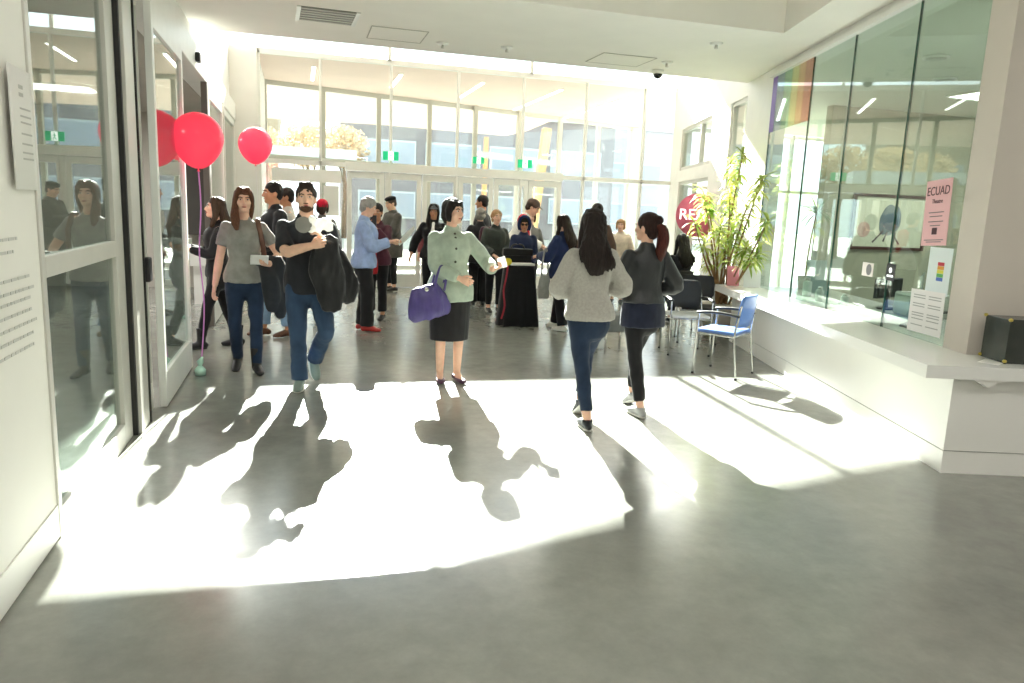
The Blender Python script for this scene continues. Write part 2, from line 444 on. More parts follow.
    if style == 'bob':
        for sx in (1, -1): ht_([(sx*.06, .02, .08), (sx*.08, .015, .02), (sx*.078, .012, -.05), (sx*.07, .015, -.085)], [(.025, .03), (.022, .035), (.02, .035), (.012, .025)])
        ht_([(0, -.06, .04), (0, -.075, -.04), (0, -.07, -.1)], [(.08, .04), (.075, .035), (.05, .02)])
        ht_([(-.055, .045, .08), (.0, .072, .075), (.055, .05, .07)], [.02, .018, .02])
    if style == 'long':
        for sx in (1, -1): ht_([(sx*.045, .03, .095), (sx*.078, .02, .02), (sx*.085, .0, -.08), (sx*.09, -.02 if sx > 0 else .03, -.2)], [(.025, .03), (.022, .035), (.025, .035), (.018, .025)])
        ht_([(0, -.055, .06), (0, -.09, -.05), (0, -.13, -.16), (.01, -.165, -.28), (.015, -.17, -.36)], [(.085, .045), (.088, .055), (.098, .06), (.095, .045), (.06, .02)])
        for i in range(11):
            x0 = -.085+.017*i; e_ = -.27-.09*random.random()+(.05 if i < 3 else 0)
            ht_([(x0*.7, -.10, -.08), (x0*1.05, -.145, -.18), (x0*1.35+.02, -.165, e_+.05), (x0*1.5+.03, -.17+.02*random.random(), e_)], [.024, .03, .022, .006])
    if style == 'longfront':
        he((0, -.022, .036), (.087, .1, .092)); he((0, -.05, -.01), (.075, .065, .07))
        ht_([(.035, .05, .095), (.07, .045, .03), (.075, .04, -.06), (.08, .075, -.17), (.07, .10, -.26)], [(.028, .03), (.022, .035), (.03, .03), (.042, .028), (.022, .015)])
        ht_([(-.035, .05, .095), (-.07, .04, .03), (-.072, .01, -.06), (-.06, -.02, -.15)], [(.026, .03), (.02, .032), (.02, .03), (.02, .02)])
        ht_([(0, -.06, .04), (0, -.08, -.06), (0, -.09, -.16)], [(.08, .04), (.075, .035), (.06, .02)])
    if style == 'pony':
        ht_([(0, -.10, .02), (.02, -.145, -.02), (.03, -.15, -.12), (.03, -.135, -.22), (.03, -.125, -.29)], [.028, .04, .046, .036, .012])
    if style == 'bun': he((0, -.11, .06), (.04, .04, .04)); he((0, -.06, -.05), (.065, .045, .05))
    if style == 'topbun': he((0, -.022, .036), (.087, .1, .092)); he((0, -.05, .115), (.04, .04, .035))
    if style != 'bald' and g.v:
        build('hair', voxel(g, max(.007, vox*.6), 1, hf, 30, (2, 2, .25)), hm, root, True)
    if beard:
        g = MB(); he((0, .047, -.085), (.046, .042, .032)); he((0, .015, -.07), (.062, .045, .04)); he((0, .084, -.047), (.026, .009, .005))
        build('beard', voxel(g, .006, 2, .002, 60), hairmat(beard), root, True)
    if hat:
        g = MB()
        if hat == 'cap':
            he((0, -.012, .058), (.09, .104, .074)); q = MB().tube([(0, .07, .048), (0, .12, .042), (0, .155, .034)], [(.07, .012), (.066, .008), (.045, .005)], 14).move(HM); g.add(q.v, q.f)
        if hat == 'beanie': he((0, -.018, .055), (.094, .108, .085)); he((0, -.02, .015), (.092, .103, .03))
        if hat == 'flat': he((0, -.01, .075), (.094, .108, .045))
        if hat == 'hood':
            he((0, -.045, .03), (.112, .098, .122)); he((0, -.05, -.07), (.09, .075, .06))
            q = MB().tube([(.085, .03, -.08), (.102, .04, .02), (.06, .045, .12), (0, .05, .138), (-.06, .045, .12), (-.102, .04, .02), (-.085, .03, -.08)], .022, 8, sub=2).move(HM); g.add(q.v, q.f)
        build('hat' if hat != 'hood' else 'hood', voxel(g, .009, 2, .003, 20), fab(hatcol), root, True)
    if buttons:
        for z in (.49, .455, .36, .24, .12):
            c = tp(z, -.01, 0)[0]; 
            yy = {.49: .085, .455: .118, .36: .160, .24: .143, .12: .158}[z]
            q = MB().ell(tp(z, -.012, yy)[0], (.012*s, .007*s, .012*s), None, 10, 6)
            build('button', q, buttons, root, True)
    info = dict(root=root, M=M.Translation((pos[0], pos[1], 0)) @ M.Rotation(th, 4, 'Z'), wr=wr, el=el, sh=sh, tp=tp, s=s, HM=HM, P=P, RL=RL, kn=kn)
    return info
# ------------------------------------------------------------------ place
A2 = .2883
D2 = V((math.sin(A2), math.cos(A2), 0)); N2 = V((-math.cos(A2), math.sin(A2), 0))
GM = M(((D2.x, N2.x, 0, 0), (D2.y, N2.y, 0, 0), (0, 0, 1, 0), (0, 0, 0, 1)))
def G(d, n, z=0): return D2*d+N2*n+V((0, 0, z))

WHITE = mat('white_paint', '#e9e8e3', .55, 0, .02, 3, .03, 200)
WALLW = mat('warm_white_wall', '#e4e2db', .6, 0, .02, 2, .03, 200)
CEIL = mat('ceiling_paint', '#f0ede5', .8, 0, .015, 2)
LAM = mat('counter_laminate', '#f0efeb', .3, 0, .01, 3, spec=.5)
TOPM = mat('worktop_white', '#f2f2ef', .18, 0, .01, 3)
ALU = mat('aluminium_frame', '#cbc9c1', .4, .15, .03, 6)
ALUW = mat('white_frame', '#e6e6e1', .4, .1, .02, 6)
DARK = mat('black_gasket', '#1a1a19', .5)
JOINT = mat('glass_edge_green', '#1f4a3e', .2)
CHROME = mat('chrome_tube', '#c9c9c6', .18, .95)
BLKP = mat('black_plastic', '#17171a', .45, 0, .05, 20)
GREEN = mat('office_wall_green', '#94947f', .7, 0, .03, 2)
TAUPE = mat('taupe_wall', '#d3cbc2', .75, 0, .02, 2)
GL = glass_mat('clear_glass', '#f4f8f6', 1.45)
GLS = glass_mat('storefront_glass', '#c9d2cd', 1.75)
GLG = glass_mat('green_counter_glass', '#e6efea', 1.55)
BACKW = mat('back_room_wall', '#b0aaa0', .8, 0, .03, 2)
BACKD = mat('back_room_dark_panel', '#3c3833', .7, 0, .05, 3)

def floor_mat():
    m = bpy.data.materials.new('polished_concrete'); m.use_nodes = True
    nt = m.node_tree; N = nt.nodes; L = nt.links; b = N['Principled BSDF']
    tc = N.new('ShaderNodeTexCoord')
    def nz(sc, det, rough=.6):
        n = N.new('ShaderNodeTexNoise'); n.inputs['Scale'].default_value = sc; n.inputs['Detail'].default_value = det; n.inputs['Roughness'].default_value = rough
        L.new(tc.outputs['Object'], n.inputs['Vector']); return n
    a = nz(.7, 8, .65); c = nz(9, 6, .7); d = nz(60, 3, .7)
    r = N.new('ShaderNodeValToRGB'); r.color_ramp.elements[0].position = .3; r.color_ramp.elements[0].color = lin('#757670'); r.color_ramp.elements[1].position = .7; r.color_ramp.elements[1].color = lin('#95968f')
    L.new(a.outputs['Fac'], r.inputs['Fac'])
    r2 = N.new('ShaderNodeValToRGB'); r2.color_ramp.elements[0].position = .32; r2.color_ramp.elements[0].color = (.78, .78, .77, 1); r2.color_ramp.elements[1].position = .68; r2.color_ramp.elements[1].color = (1.12, 1.12, 1.1, 1)
    L.new(c.outputs['Fac'], r2.inputs['Fac'])
    mx = N.new('ShaderNodeMix'); mx.data_type = 'RGBA'; mx.blend_type = 'MULTIPLY'; mx.inputs['Factor'].default_value = .45
    L.new(r.outputs['Color'], mx.inputs[6]); L.new(r2.outputs['Color'], mx.inputs[7]); L.new(mx.outputs[2], b.inputs['Base Color'])
    mr = N.new('ShaderNodeMapRange'); mr.inputs['To Min'].default_value = .13; mr.inputs['To Max'].default_value = .3
    L.new(c.outputs['Fac'], mr.inputs['Value']); L.new(mr.outputs['Result'], b.inputs['Roughness'])
    bp = N.new('ShaderNodeBump'); bp.inputs['Strength'].default_value = .03; bp.inputs['Distance'].default_value = .005
    L.new(a.outputs['Fac'], bp.inputs['Height']); L.new(bp.outputs['Normal'], b.inputs['Normal'])
    b.inputs['Specular IOR Level'].default_value = .9
    return m
FLOOR = floor_mat()

# floor and ground
struct('floor', MB().box(-7, 15, -8, 17.6, -.2, 0), FLOOR)
GROUND = mat('pale_plaza_paving', '#9c9a94', .8, 0, .06, 1.5, .1, 30)
struct('ground', MB().box(-40, 60, 17.6, 90, -.22, -.01).box(15, 60, -8, 17.6, -.22, -.01), GROUND)

# ceilings
cp = [(-1.3, 9.7), (-1.3, 7.04), tuple(G(7.7, -2.63)[:2])]
cor = V((4.83, 7.04, 0)); back = cor-D2*9
cp = [(-1.3, 9.7), (-1.3, 7.04), (cor.x, cor.y), (back.x, back.y), (back.x+2.3, back.y), tuple(G(10.25, -3.3)[:2]), (8.2, 9.7)]
struct('ceiling', MB().poly(cp, 3.5, 4.6), CEIL)
struct('ceiling', MB().poly([(-1.3, -8), (9, -8), (9, 7.3), (-1.3, 7.3)], 4.6, 4.75), CEIL)
struct('ceiling', MB().poly([(-1.5, 9.7), (9.9, 9.7), (9.9, 16.83), (5.24, 15.68), (1.63, 14.79), (-1.5, 14.75)], 6.2, 6.4), CEIL)  # unseen roof; slanted outer overhang shaped to trim the sun patch on the floor
struct('wall_upper', MB().box(-1.3, 8.2, 9.55, 9.7, 4.6, 6.2), WALLW)

# left wall: solid near wall, then the storefront
struct('wall_left', MB().box(-1.3, -1.09, -8, 3.73, 0, 4.6), WALLW)
struct('baseboard_left', MB().box(-1.095, -1.083, -8, 3.728, .012, .165), WHITE)
struct('wall_left', MB().box(-1.32, -1.14, 3.73, 14.6, 3.24, 6.2), WHITE)
struct('trim_1', MB().box(-1.28, -1.04, 3.73, 14.5, 2.95, 3.24), ALUW, bevel=.01)
struct('wall_left', MB().box(-1.32, -.67, 14.5, 14.75, 0, 4.17).box(-1.32, -.67, 14.75, 17.9, 0, 4.17), WHITE)

def frame_window(name, y0, y1, z0, z1, x, st=.07, top=.07, bot=.12, mid=None, thick=.06, m=ALU, gm=GLS, stile2=None):
    st2 = stile2 or st
    r = empty(name, (x, (y0+y1)/2, 0), kind='structure')
    f = MB(); Y = (y0+y1)/2
    f.box(-thick/2, thick/2, y0-Y, y0-Y+st, z0, z1).box(-thick/2, thick/2, y1-Y-st2, y1-Y, z0, z1)
    f.box(-thick/2, thick/2, y0-Y+st, y1-Y-st2, z1-top, z1).box(-thick/2, thick/2, y0-Y+st, y1-Y-st2, z0, z0+bot)
    if mid: f.box(-thick/2, thick/2, y0-Y+st, y1-Y-st2, mid[0], mid[1])
    build('window_frame', f, m, r, bevel=.004)
    g = MB(); g.box(-.004, .004, y0-Y+st-.01, y1-Y-st2+.01, z0+bot-.01, z1-top+.01)
    build('glass_pane', g, gm, r)
    return r
frame_window('window_2', 3.70, 5.31, 0, 2.95, -1.11, st=.05, bot=.14, mid=(1.215, 1.31), stile2=.21)
struct('trim_2', MB().box(-1.11, -1.05, 5.315, 5.345, 0, 2.95), DARK)
struct('trim_3', MB().box(-1.12, -1.03, 5.35, 5.62, 0, 2.95), ALU, bevel=.005)
frame_window('window_3', 5.62, 6.02, 0, 2.95, -1.10, st=.03, bot=.2)
struct('trim_4', MB().box(-1.06, -1.02, 5.63, 5.65, 0, 2.95), DARK)
lr = frame_window('door_1', 6.0, 7.47, .01, 2.93, -1.0, st=.07, top=.16, bot=.26, thick=.05, m=ALUW, gm=GLS)
build('door_handle', MB().box(-.05, .01, -1.09, -1.0, 1.0, 1.17), BLKP, lr, bevel=.01)
struct('trim_5', MB().box(-1.1, -1.03, 9.9, 10.02, 0, 2.95), mat('dark_frame', '#6d665f', .5, .3))
frame_window('door_2', 10.03, 11.86, .01, 2.93, -1.06, st=.1, top=.14, bot=.25, m=ALUW, gm=glass_mat('frosted_glass', '#dfe2df', 1.6))
struct('trim_6', MB().box(-1.1, -1.02, 11.87, 12.0, 0, 2.95), ALU)
frame_window('window_4', 12.0, 14.48, .01, 2.95, -1.1, st=.08, top=.1, bot=.25, m=ALUW, gm=GLS)
tag(build('door_sensor', MB().box(-1.04, -.99, 8.95, 9.07, 3.02, 3.12), BLKP, bevel=.015), 'small black motion sensor fixed on the header beam above the open doorway', 'sensor')
# room behind the storefront
struct('wall_back_room', MB().box(-5.6, -1.32, 14.3, 14.5, 0, 3.1), BACKW)
struct('wall_back_room', MB().box(-5.8, -5.6, 1.8, 14.5, 0, 3.1), BACKW)
struct('wall_back_room', MB().box(-5.6, -1.3, 1.8, 2.0, 0, 3.1), BACKW)
struct('ceiling', MB().box(-5.6, -1.3, 1.8, 14.5, 2.97, 3.1), BACKW)
tag(build('display_board', MB().box(-1.95, -1.42, 13.95, 14.05, .95, 2.25).box(-1.95, -1.9, 13.96, 14.04, 0, .95).box(-1.47, -1.42, 13.96, 14.04, 0, .95), BACKD), 'tall black display board seen through the open doorway behind white plinths', 'board')
for i, (x, y, w, h) in enumerate(((-1.82, 12.6, .32, .95), (-1.43, 12.05, .16, .8))):
    r = empty('display_plinth', (x, y, 0), 0, ('wider white plinth standing in front of the black board in the back room', 'narrow white plinth beside the wider one, nearest the doorway post')[i], 'plinth')
    build('plinth_body', MB().box(-w/2, w/2, -w/2, w/2, 0, h-.22), WHITE, r); build('plinth_top', MB().box(-w/2-.04, w/2+.04, -w/2-.04, w/2+.04, h-.22, h), WHITE, r, bevel=.005)

# ------------- far curtain wall
XS = [.41, 1.70, 2.98, 4.29, 5.62, 6.91]
def cw():
    r = empty('window_1', (3.5, 14.6, 0), kind='structure')
    f = MB()
    for x in XS: f.box(x-3.5-.022, x-3.5+.022, -.05, .05, 0, 4.16)
    for x in (-.65, 7.64): f.box(x-3.5-.022, x-3.5+.022, -.05, .05, 0, 4.2 if x < 0 else 6.2)
    f.box(-4.82, -4.15, -.05, .05, 4.17, 4.24)
    for x in (1.66, 4.42): f.box(x-3.5-.03, x-3.5+.03, -.05, .05, 4.2, 6.2)
    f.box(-4.17, 4.14, -.05, .05, 4.15, 4.24)
    f.box(-4.17, 4.14, -.04, .04, 6.12, 6.2)
    f.box(-4.17, .86-3.5, -.05, .05, 2.26, 2.34).box(5.17-3.5, 4.14, -.05, .05, 2.24, 2.32)
    f.box(.86-3.5, 5.17-3.5, -.07, .07, 2.2, 2.36)
    f.box(-4.17, .86-3.5, -.05, .05, 0, .1).box(5.17-3.5, 4.14, -.05, .05, 0, .1)
    build('window_frame', f, ALUW, r, bevel=.003)
    g = MB(); g.box(-4.15, 4.13, -.006, .006, 2.3, 4.2).box(-4.8, 4.13, -.006, .006, 4.2, 6.15).box(-4.15, -2.66, -.006, .006, .1, 2.26).box(1.69, 4.13, -.006, .006, .1, 2.26)
    build('glass_pane', g, GL, r)
cw()
for i in range(3):
    x0 = .88+i*1.43; r = empty('door_%d' % (i+3), (x0+.715, 14.6, 0), kind='structure')
    for k in (0, 1):
        a = -.705+k*.71; b = a+.7; f = MB()
        f.box(a, a+.09, -.025, .025, .01, 2.19).box(b-.09, b, -.025, .025, .01, 2.19).box(a+.09, b-.09, -.025, .025, 2.07, 2.19).box(a+.09, b-.09, -.025, .025, .01, .26)
        d = build('door_leaf', f, ALUW, r, bevel=.003)
        build('glass_pane', MB().box(a+.08, b-.08, -.004, .004, .25, 2.08), GL, d)
        hx = b-.06 if k == 0 else a+.06
        build('door_handle', MB().tube([(hx, -.07, .85), (hx, -.07, 1.25)], .012, 8), CHROME, d, True)
# white notice panels on the side light
tag(build('notice_board', MB().box(-.45, .78, 14.5, 14.53, 1.95, 2.18), WHITE), 'long white panel fixed across the glass left of the exit doors', 'panel')
tag(build('notice_board', MB().box(.46, .74, 14.5, 14.52, 1.35, 1.9), WHITE), 'upright white notice on the glass beside the first exit door', 'panel')

# soffit with strip lights, outer facade
SOF = mat('soffit_wood_pale', '#ead0c3', .7, 0, .03, 2)
sp = [(-1.5, 14.66), (9.9, 14.66), (9.9, 21.35), (7.0, 20.2), (7.3, 24.3), (7.14, 26.4), (2.8, 25.6), (-1.5, 26.1)]
def slab(pts, z0, z1, name, m):
    mb = MB(); mb.poly(pts, z0, z1)
    me = raw(name, mb.v, mb.f, [m], smooth=False)
    bm = bmesh.new(); bm.from_mesh(me); bmesh.ops.triangulate(bm, faces=[f for f in bm.faces if len(f.verts) > 4]); bmesh.ops.recalc_face_normals(bm, faces=bm.faces); bm.to_mesh(me); bm.free()
    o = link(name, me); o['kind'] = 'structure'; return o
slab(sp, 4.17, 4.235, 'ceiling', SOF)
LED = mat('strip_light_diffuser', '#fffaf0', .5, emit=5)
for i, x in enumerate((.32, 2.0, 3.7, 5.42, 7.12)):
    y0, y1 = ((15.5, 17.2), (15.5, 17.3), (15.6, 17.9), (15.6, 19.3), (15.6, 20.2))[i]
    r = empty('strip_light', (x, (y0+y1)/2, 4.15), 0, ('first strip light on the pale soffit, nearest the left wall', 'second strip light from the left wall on the soffit', 'middle one of the five strip lights on the soffit', 'fourth strip light on the soffit, above the rightmost exit sign', 'longest strip light on the soffit, furthest from the left wall')[i], 'light', 'strip lights on the soffit')
    h = (y1-y0)/2
    build('light_housing', MB().box(-.04, .04, -h, h, .0, .03), ALUW, r); build('diffuser', MB().box(-.03, .03, -h+.02, h-.02, -.012, .001), LED, r)
def outer():
    pts = [(-.68, 17.8), (.58, 18.25), (1.88, 18.63), (3.16, 18.98), (4.4, 19.3), (5.7, 19.75), (7.02, 20.2), (8.4, 20.78)]
    r = empty('window_5', (3.5, 19.2, 0), kind='structure'); o = V((3.5, 19.2, 0))
    f = MB(); g = MB()
    for p in pts: q = V((p[0], p[1], 0))-o; f.bar(q, q+V((0, 0, 4.17)), .10, .16)
    q = V((9.8, 21.25, 0))-o; f.bar(q, q+V((0, 0, 4.17)), .38, .3)
    a = V((-.68, 17.8, 0))-o; b = V((9.8, 21.25, 0))-o; c = V((7.02, 20.2, 0))-o
    for z, h in ((.06, .12), (2.55, .09), (4.12, .1)):
        f.bar(a+V((0, 0, z)), c+V((0, 0, z)), .1, h); f.bar(c+V((0, 0, z)), b+V((0, 0, z)), .1, h)
    build('window_frame', f, mat('grey_white_frame', '#c5c2b8', .45, .2), r)
    for u, w in ((a, c), (c, b)):
        g.bar(u+V((0, 0, 2.1)), w+V((0, 0, 2.1)), .01, 4.1)
    build('glass_pane', g, GL, r)
outer()

# exit signs: green panel, white running figure between two doors
SIGNG = mat('exit_green', '#12a06a', .5, emit=.5); SIGNW = mat('exit_white', '#f4faf6', .5, emit=.8)
def exitsign(x, y, z, w, lab):
    r = empty('exit_sign', (x, y, z), 0, lab, 'sign')
    h = w*.55
    build('sign_panel', MB().box(-w/2, w/2, -.015, .015, 0, h), SIGNG, r, bevel=.003)
    build('sign_field', MB().box(-w*.17, w*.17, -.019, -.0152, .01*w, h*.97), SIGNW, r)
    p = MB(); u = w*.1; yy = -.022
    p.ell((u*.1, yy, h*.82), (u*.42, .002, u*.42), None, 10, 6)
    for a, b_ in (((0, .72), (0, .42)), ((0, .42), (.8, .28)), ((.8, .28), (.75, .1)), ((0, .42), (-.5, .22)), ((-.5, .22), (-1.1, .18)), ((0, .66), (.9, .52)), ((0, .66), (-.8, .5))):
        p.bar((a[0]*u, yy, a[1]*h), (b_[0]*u, yy, b_[1]*h), u*.42, .003, up=V((0, 1, 0)))
    build('running_figure', p, SIGNG, r)
    build('hanger', MB().tube([(0, 0, h), (0, 0, h+.05)], .008, 6), ALUW, r)
exitsign(1.69, 14.47, 2.42, .29, 'green exit sign at the left, above the doors behind the woman in blue')
exitsign(4.33, 14.47, 2.42, .29, 'green exit sign at the right, above the boy in the hood')
exitsign(4.45, 19.0, 2.72, .30, 'smaller green exit sign hanging on the outer facade between the other two')

# ------------- right wall, counter screen, office
def rbox(d0, d1, n0, n1, z0, z1, mb=None): return (mb or MB()).box(d0, d1, n0, n1, z0, z1, GM)
W = MB()
rbox(9.9, 10.99, -3.34, -3.14, 0, 6.2, W); rbox(10.99, 11.81, -3.34, -3.14, 3.32, 6.2, W); rbox(11.81, 12.92, -3.34, -3.14, 0, 6.2, W)
rbox(12.92, 15.3, -3.34, -3.14, 3.3, 6.2, W); rbox(12.92, 15.3, -3.34, -3.14, 2.28, 2.5, W); rbox(15.3, 16.15, -3.34, -3.14, 0, 6.2, W)
struct('wall_right', W, WHITE)
struct('wall_right', rbox(4.2, 9.9, -3.34, -3.14, 3.38, 4.6), WHITE)
struct('wall_right', rbox(5.12, 5.41, -7, -3.14, 0, 4.6), TAUPE)
def gframe(name, d0, d1, z0, z1, mids=(), bot=.06, n=-3.2, gm=GL):
    c = G((d0+d1)/2, n); r = empty(name, c, 0, kind='structure'); T = M.Translation(-c) @ GM
    f = MB(); s = .06
    for a in (d0, d1-s)+tuple(mids): f.box(a, a+s, n-.04, n+.04, z0, z1, T)
    f.box(d0+s, d1-s, n-.04, n+.04, z1-s, z1, T); f.box(d0+s, d1-s, n-.04, n+.04, z0, z0+bot, T)
    build('window_frame', f, ALU, r, bevel=.003)
    build('glass_pane', MB().box(d0+.03, d1-.03, n-.005, n+.005, z0+.03, z1-.03, T), gm, r)
    return r
gframe('window_6', 12.92, 15.3, 2.5, 3.3, (13.75,))
gframe('window_7', 10.99, 11.81, .02, 3.32)
gframe('door_6', 12.95, 15.28, .02, 2.28, (14.1,), .25)
# glazed screen over the counter
ds = [5.41, 6.36, 7.54, 8.57, 9.89]
for i in range(4):
    a, b = ds[i], ds[i+1]; c = G((a+b)/2, -3.14); r = empty('window_%d' % (8+i), c, 0, kind='structure'); T = M.Translation(-c) @ GM
    build('glass_pane', MB().box(a+.006, b-.006, -3.146, -3.134, .737, 3.38, T), GLG, r)
    build('glass_joint', MB().box(b-.007, b+.003, -3.149, -3.131, .737, 3.38, T), JOINT, r)
struct('trim_7', rbox(5.41, 9.9, -3.2, -3.08, 3.375, 3.42), WHITE)
# counter
r = empty('reception_counter', G(7.3, -3.3), 0, 'long white reception counter with a glass screen standing on its worktop', 'counter')
T = M.Translation(-G(7.3, -3.3)) @ GM
build('counter_body', MB().box(4.72, 5.42, -3.135, -2.84, .157, .65, T).box(5.42, 9.8, -3.7, -2.84, .157, .65, T).box(4.72, 5.11, -7, -3.135, .157, .65, T), LAM, r)
build('plinth', MB().box(4.722, 5.42, -3.135, -2.842, 0, .15, T).box(5.42, 9.8, -3.7, -2.842, 0, .15, T).box(4.722, 5.11, -7, -3.135, 0, .15, T), LAM, r)
build('shadow_gap', MB().box(4.73, 5.42, -3.13, -2.85, .15, .157, T).box(5.42, 9.79, -3.69, -2.85, .15, .157, T).box(4.73, 5.1, -7, -3.13, .15, .157, T), mat('gap_grey', '#8a8a86', .6), r)
build('worktop', MB().box(4.65, 5.416, -3.137, -2.62, .651, .735, T).box(5.416, 9.88, -4.1, -2.62, .651, .735, T).box(4.65, 5.116, -7, -3.137, .651, .735, T), TOPM, r)
build('bracket', MB().add([T @ V(p) for p in ((4.66, -2.93, .65), (4.66, -3.12, .65), (4.66, -3.03, .60), (4.72, -2.93, .65), (4.72, -3.12, .65), (4.72, -3.03, .60))], [(0, 1, 2), (3, 5, 4), (0, 2, 5, 3), (1, 4, 5, 2), (0, 3, 4, 1)]), WHITE, r)
# office behind the screen
struct('wall_office', MB().box(8.25, 14.5, 10.5, 10.65, 0, 3.45), GREEN)
struct('wall_office', MB().box(14.5, 14.65, 0, 14.6, 0, 3.45), GREEN)
oc = [tuple(G(4.2, -3.35)[:2]), tuple(G(10.3, -3.35)[:2]), tuple(G(16.1, -3.35)[:2]), (14.6, 14.6), (14.6, -1)]
slab(oc, 3.45, 3.6, 'ceiling', mat('office_ceiling', '#d9dbd0', .8))
r = empty('window_12', (10.5, 14.6, 0), kind='structure'); f = MB()
for x in (-2.6, -1.3, 0, 1.3, 2.6, 3.9): f.box(x-.03, x+.03, -.05, .05, 0, 3.45)
f.box(-2.6, 3.9, -.05, .05, 3.37, 3.45).box(-2.6, 3.9, -.05, .05, 0, .1).box(-2.6, 3.9, -.05, .05, 2.2, 2.26)
build('window_frame', f, ALUW, r); build('glass_pane', MB().box(-2.6, 3.9, -.005, .005, .05, 3.4), GL, r)
# walls behind the camera
struct('wall_right', MB().box(8.9, 9.05, -8, 3.2, 0, 4.6), WALLW)
struct('wall_rear', MB().box(-1.3, 9, -8.1, -8, 0, 4.6), WALLW)

# ceiling fittings
r = empty('ceiling_vent', (.31, 8.4, 3.5), R_(2), 'grey rectangular ceiling diffuser with bright ends near the left wall', 'vent')
build('vent_slots', MB().box(-.27, .27, -.28, .28, -.012, .0), mat('vent_grey', '#8f8e86', .6, .2, stretch=(1, 40, 1), var=.25, vscale=2), r)
build('vent_end', MB().box(-.31, -.27, -.3, .3, -.018, .0), ALUW, r); build('vent_end', MB().box(.27, .31, -.3, .3, -.018, .0), ALUW, r)
for k in range(6): build('vent_blade', MB().box(-.265, .265, -.25+k*.1-.008, -.25+k*.1+.008, -.018, -.011), ALU, r)
for x, y, w, l, lab in ((1.1, 8.95, .62, .62, 'square ceiling access panel with a thin outline beside the sprinkler rose'), (3.9, 9.05, .7, .6, 'ceiling access panel with a thin outline near the black dome camera')):
    r = empty('access_panel', (x, y, 3.5), 0, lab, 'panel')
    build('panel_face', MB().box(-w/2, w/2, -l/2, l/2, -.004, 0), CEIL, r)
    e = MB()
    for a, b in (((-1, -1), (1, -1)), ((1, -1), (1, 1)), ((1, 1), (-1, 1)), ((-1, 1), (-1, -1))): e.bar((a[0]*w/2, a[1]*l/2, -.004), (b[0]*w/2, b[1]*l/2, -.004), .012, .006)
    build('panel_edge', e, mat('panel_edge', '#b9b5aa', .7), r)
for x, y, lab in ((1.66, 9.14, 'white ceiling sprinkler rose right of the outlined access panel'), (2.41, 9.0, 'flat white smoke detector on the ceiling above the green-jacketed woman'), (4.47, 8.91, 'small white sprinkler on the ceiling just behind the dome camera'), (4.46, 7.73, 'tiny sprinkler head on the ceiling close to the recess corner')):
    r = empty('sprinkler', (x, y, 3.5), 0, lab, 'sprinkler')
    build('rose', MB().tube([(0, 0, -.02), (0, 0, 0)], [.06, .075], 16, ('f', 'f')), ALUW, r, True); build('head', MB().tube([(0, 0, -.06), (0, 0, -.02)], [.022, .015], 10, ('f', 'f')), ALU, r, True)
def dome(x, y, z, lab):
    r = empty('dome_camera', (x, y, z), 0, lab, 'camera')
    build('camera_base', MB().tube([(0, 0, -.05), (0, 0, 0)], [.075, .08], 18, ('f', 'f')), WHITE, r, True)
    build('camera_dome', MB().ell((0, 0, -.05), (.062, .062, .06)), mat('smoked_dome', '#111111', .1), r, True)
dome(4.62, 9.45, 3.5, 'black dome camera on a white base at the far edge of the ceiling')
p = G(6.45, -2.85); dome(p.x, p.y-.15, 3.5, 'black dome camera above the glass screen at the top edge')
for x, y in ((6.8, 7.05), (7.9, 8.0)):
    r = empty('downlight', (x, y, 3.45), 0, 'round recessed downlight in the office ceiling, '+('nearest the pillar' if x < 7 else 'further from the pillar'), 'light')
    build('light_ring', MB().tube([(0, 0, -.02), (0, 0, 0)], [.14, .14], 20, ('f', 'f')), ALUW, r, True); build('light_lens', MB().tube([(0, 0, -.024), (0, 0, -.02)], [.11, .11], 20, ('f', 'f')), mat('lens_grey', '#b9bab0', .3), r, True)

# ------------- outside
BR = mat('brick_grey_mauve', '#827b7e', .85, 0, .06, 3); WB = mat('blue_window_band', '#969daa', .15); WF = mat('white_band', '#b9bdc0', .6)
def building(x0, x1, y, h, lab, m=BR, rows=2, skip=0, dep=8):
    r = empty('building', ((x0+x1)/2, y, 0), 0, lab, 'building'); w = (x1-x0)/2
    build('wall', MB().box(-w, w, 0, dep, 0, h), m, r)
    build('roof', MB().box(-w-.2, w+.2, -.2, dep+.2, h, h+.3), WF, r)
    for k in range(rows):
        z = .9+k*2.6; n = max(2, int(w*2/3.2))
        for i in range(n):
            a = -w+.5+i*(2*w-.8)/n; b = a+(2*w-.8)/n-.5
            f = build('window', MB().box(a, b, -.08, .0, z, z+1.4), WF, r)
            build('pane', MB().box(a+.08, b-.08, -.1, -.081, z+.1, z+1.3), WB, f)
building(2.5, 17.2, 40, 6.4, 'wide grey-mauve brick building with blue window bands beyond the exit doors')
building(18, 24, 46, 7, 'pale building further off, right of the wide brick one', mat('pale_render', '#a5a5aa', .8), 2)
building(-16, -1, 44, 6.5, 'low sandy building behind the autumn trees at the left', mat('sand_render', '#a8957f', .8), 2)
struct('trim_8', MB().box(-8, 2.2, 30, 32, 3.1, 3.6), WF)
TAN = mat('autumn_leaves', '#c4ab8b', .8, 0, .3, 3, transl=.3)
BARK = mat('bark', '#6f5b48', .9, 0, .2, 8, .4, 20)
def leafcloud(n, R, c, size, T=None):
    mb = MB()
    for i in range(n):
        while True:
            p = V((random.uniform(-1, 1), random.uniform(-1, 1), random.uniform(-1, 1)))
            if .25 < p.length < 1: break
        p = V((p.x*R[0], p.y*R[1], p.z*R[2]))+V(c)
        u = V((random.gauss(0, 1), random.gauss(0, 1), random.gauss(0, 1))).normalized(); w = u.orthogonal().normalized()
        mb.add([p-u*size, p+w*size*.5, p+u*size, p-w*size*.5], [(0, 1, 2, 3)])
    return mb
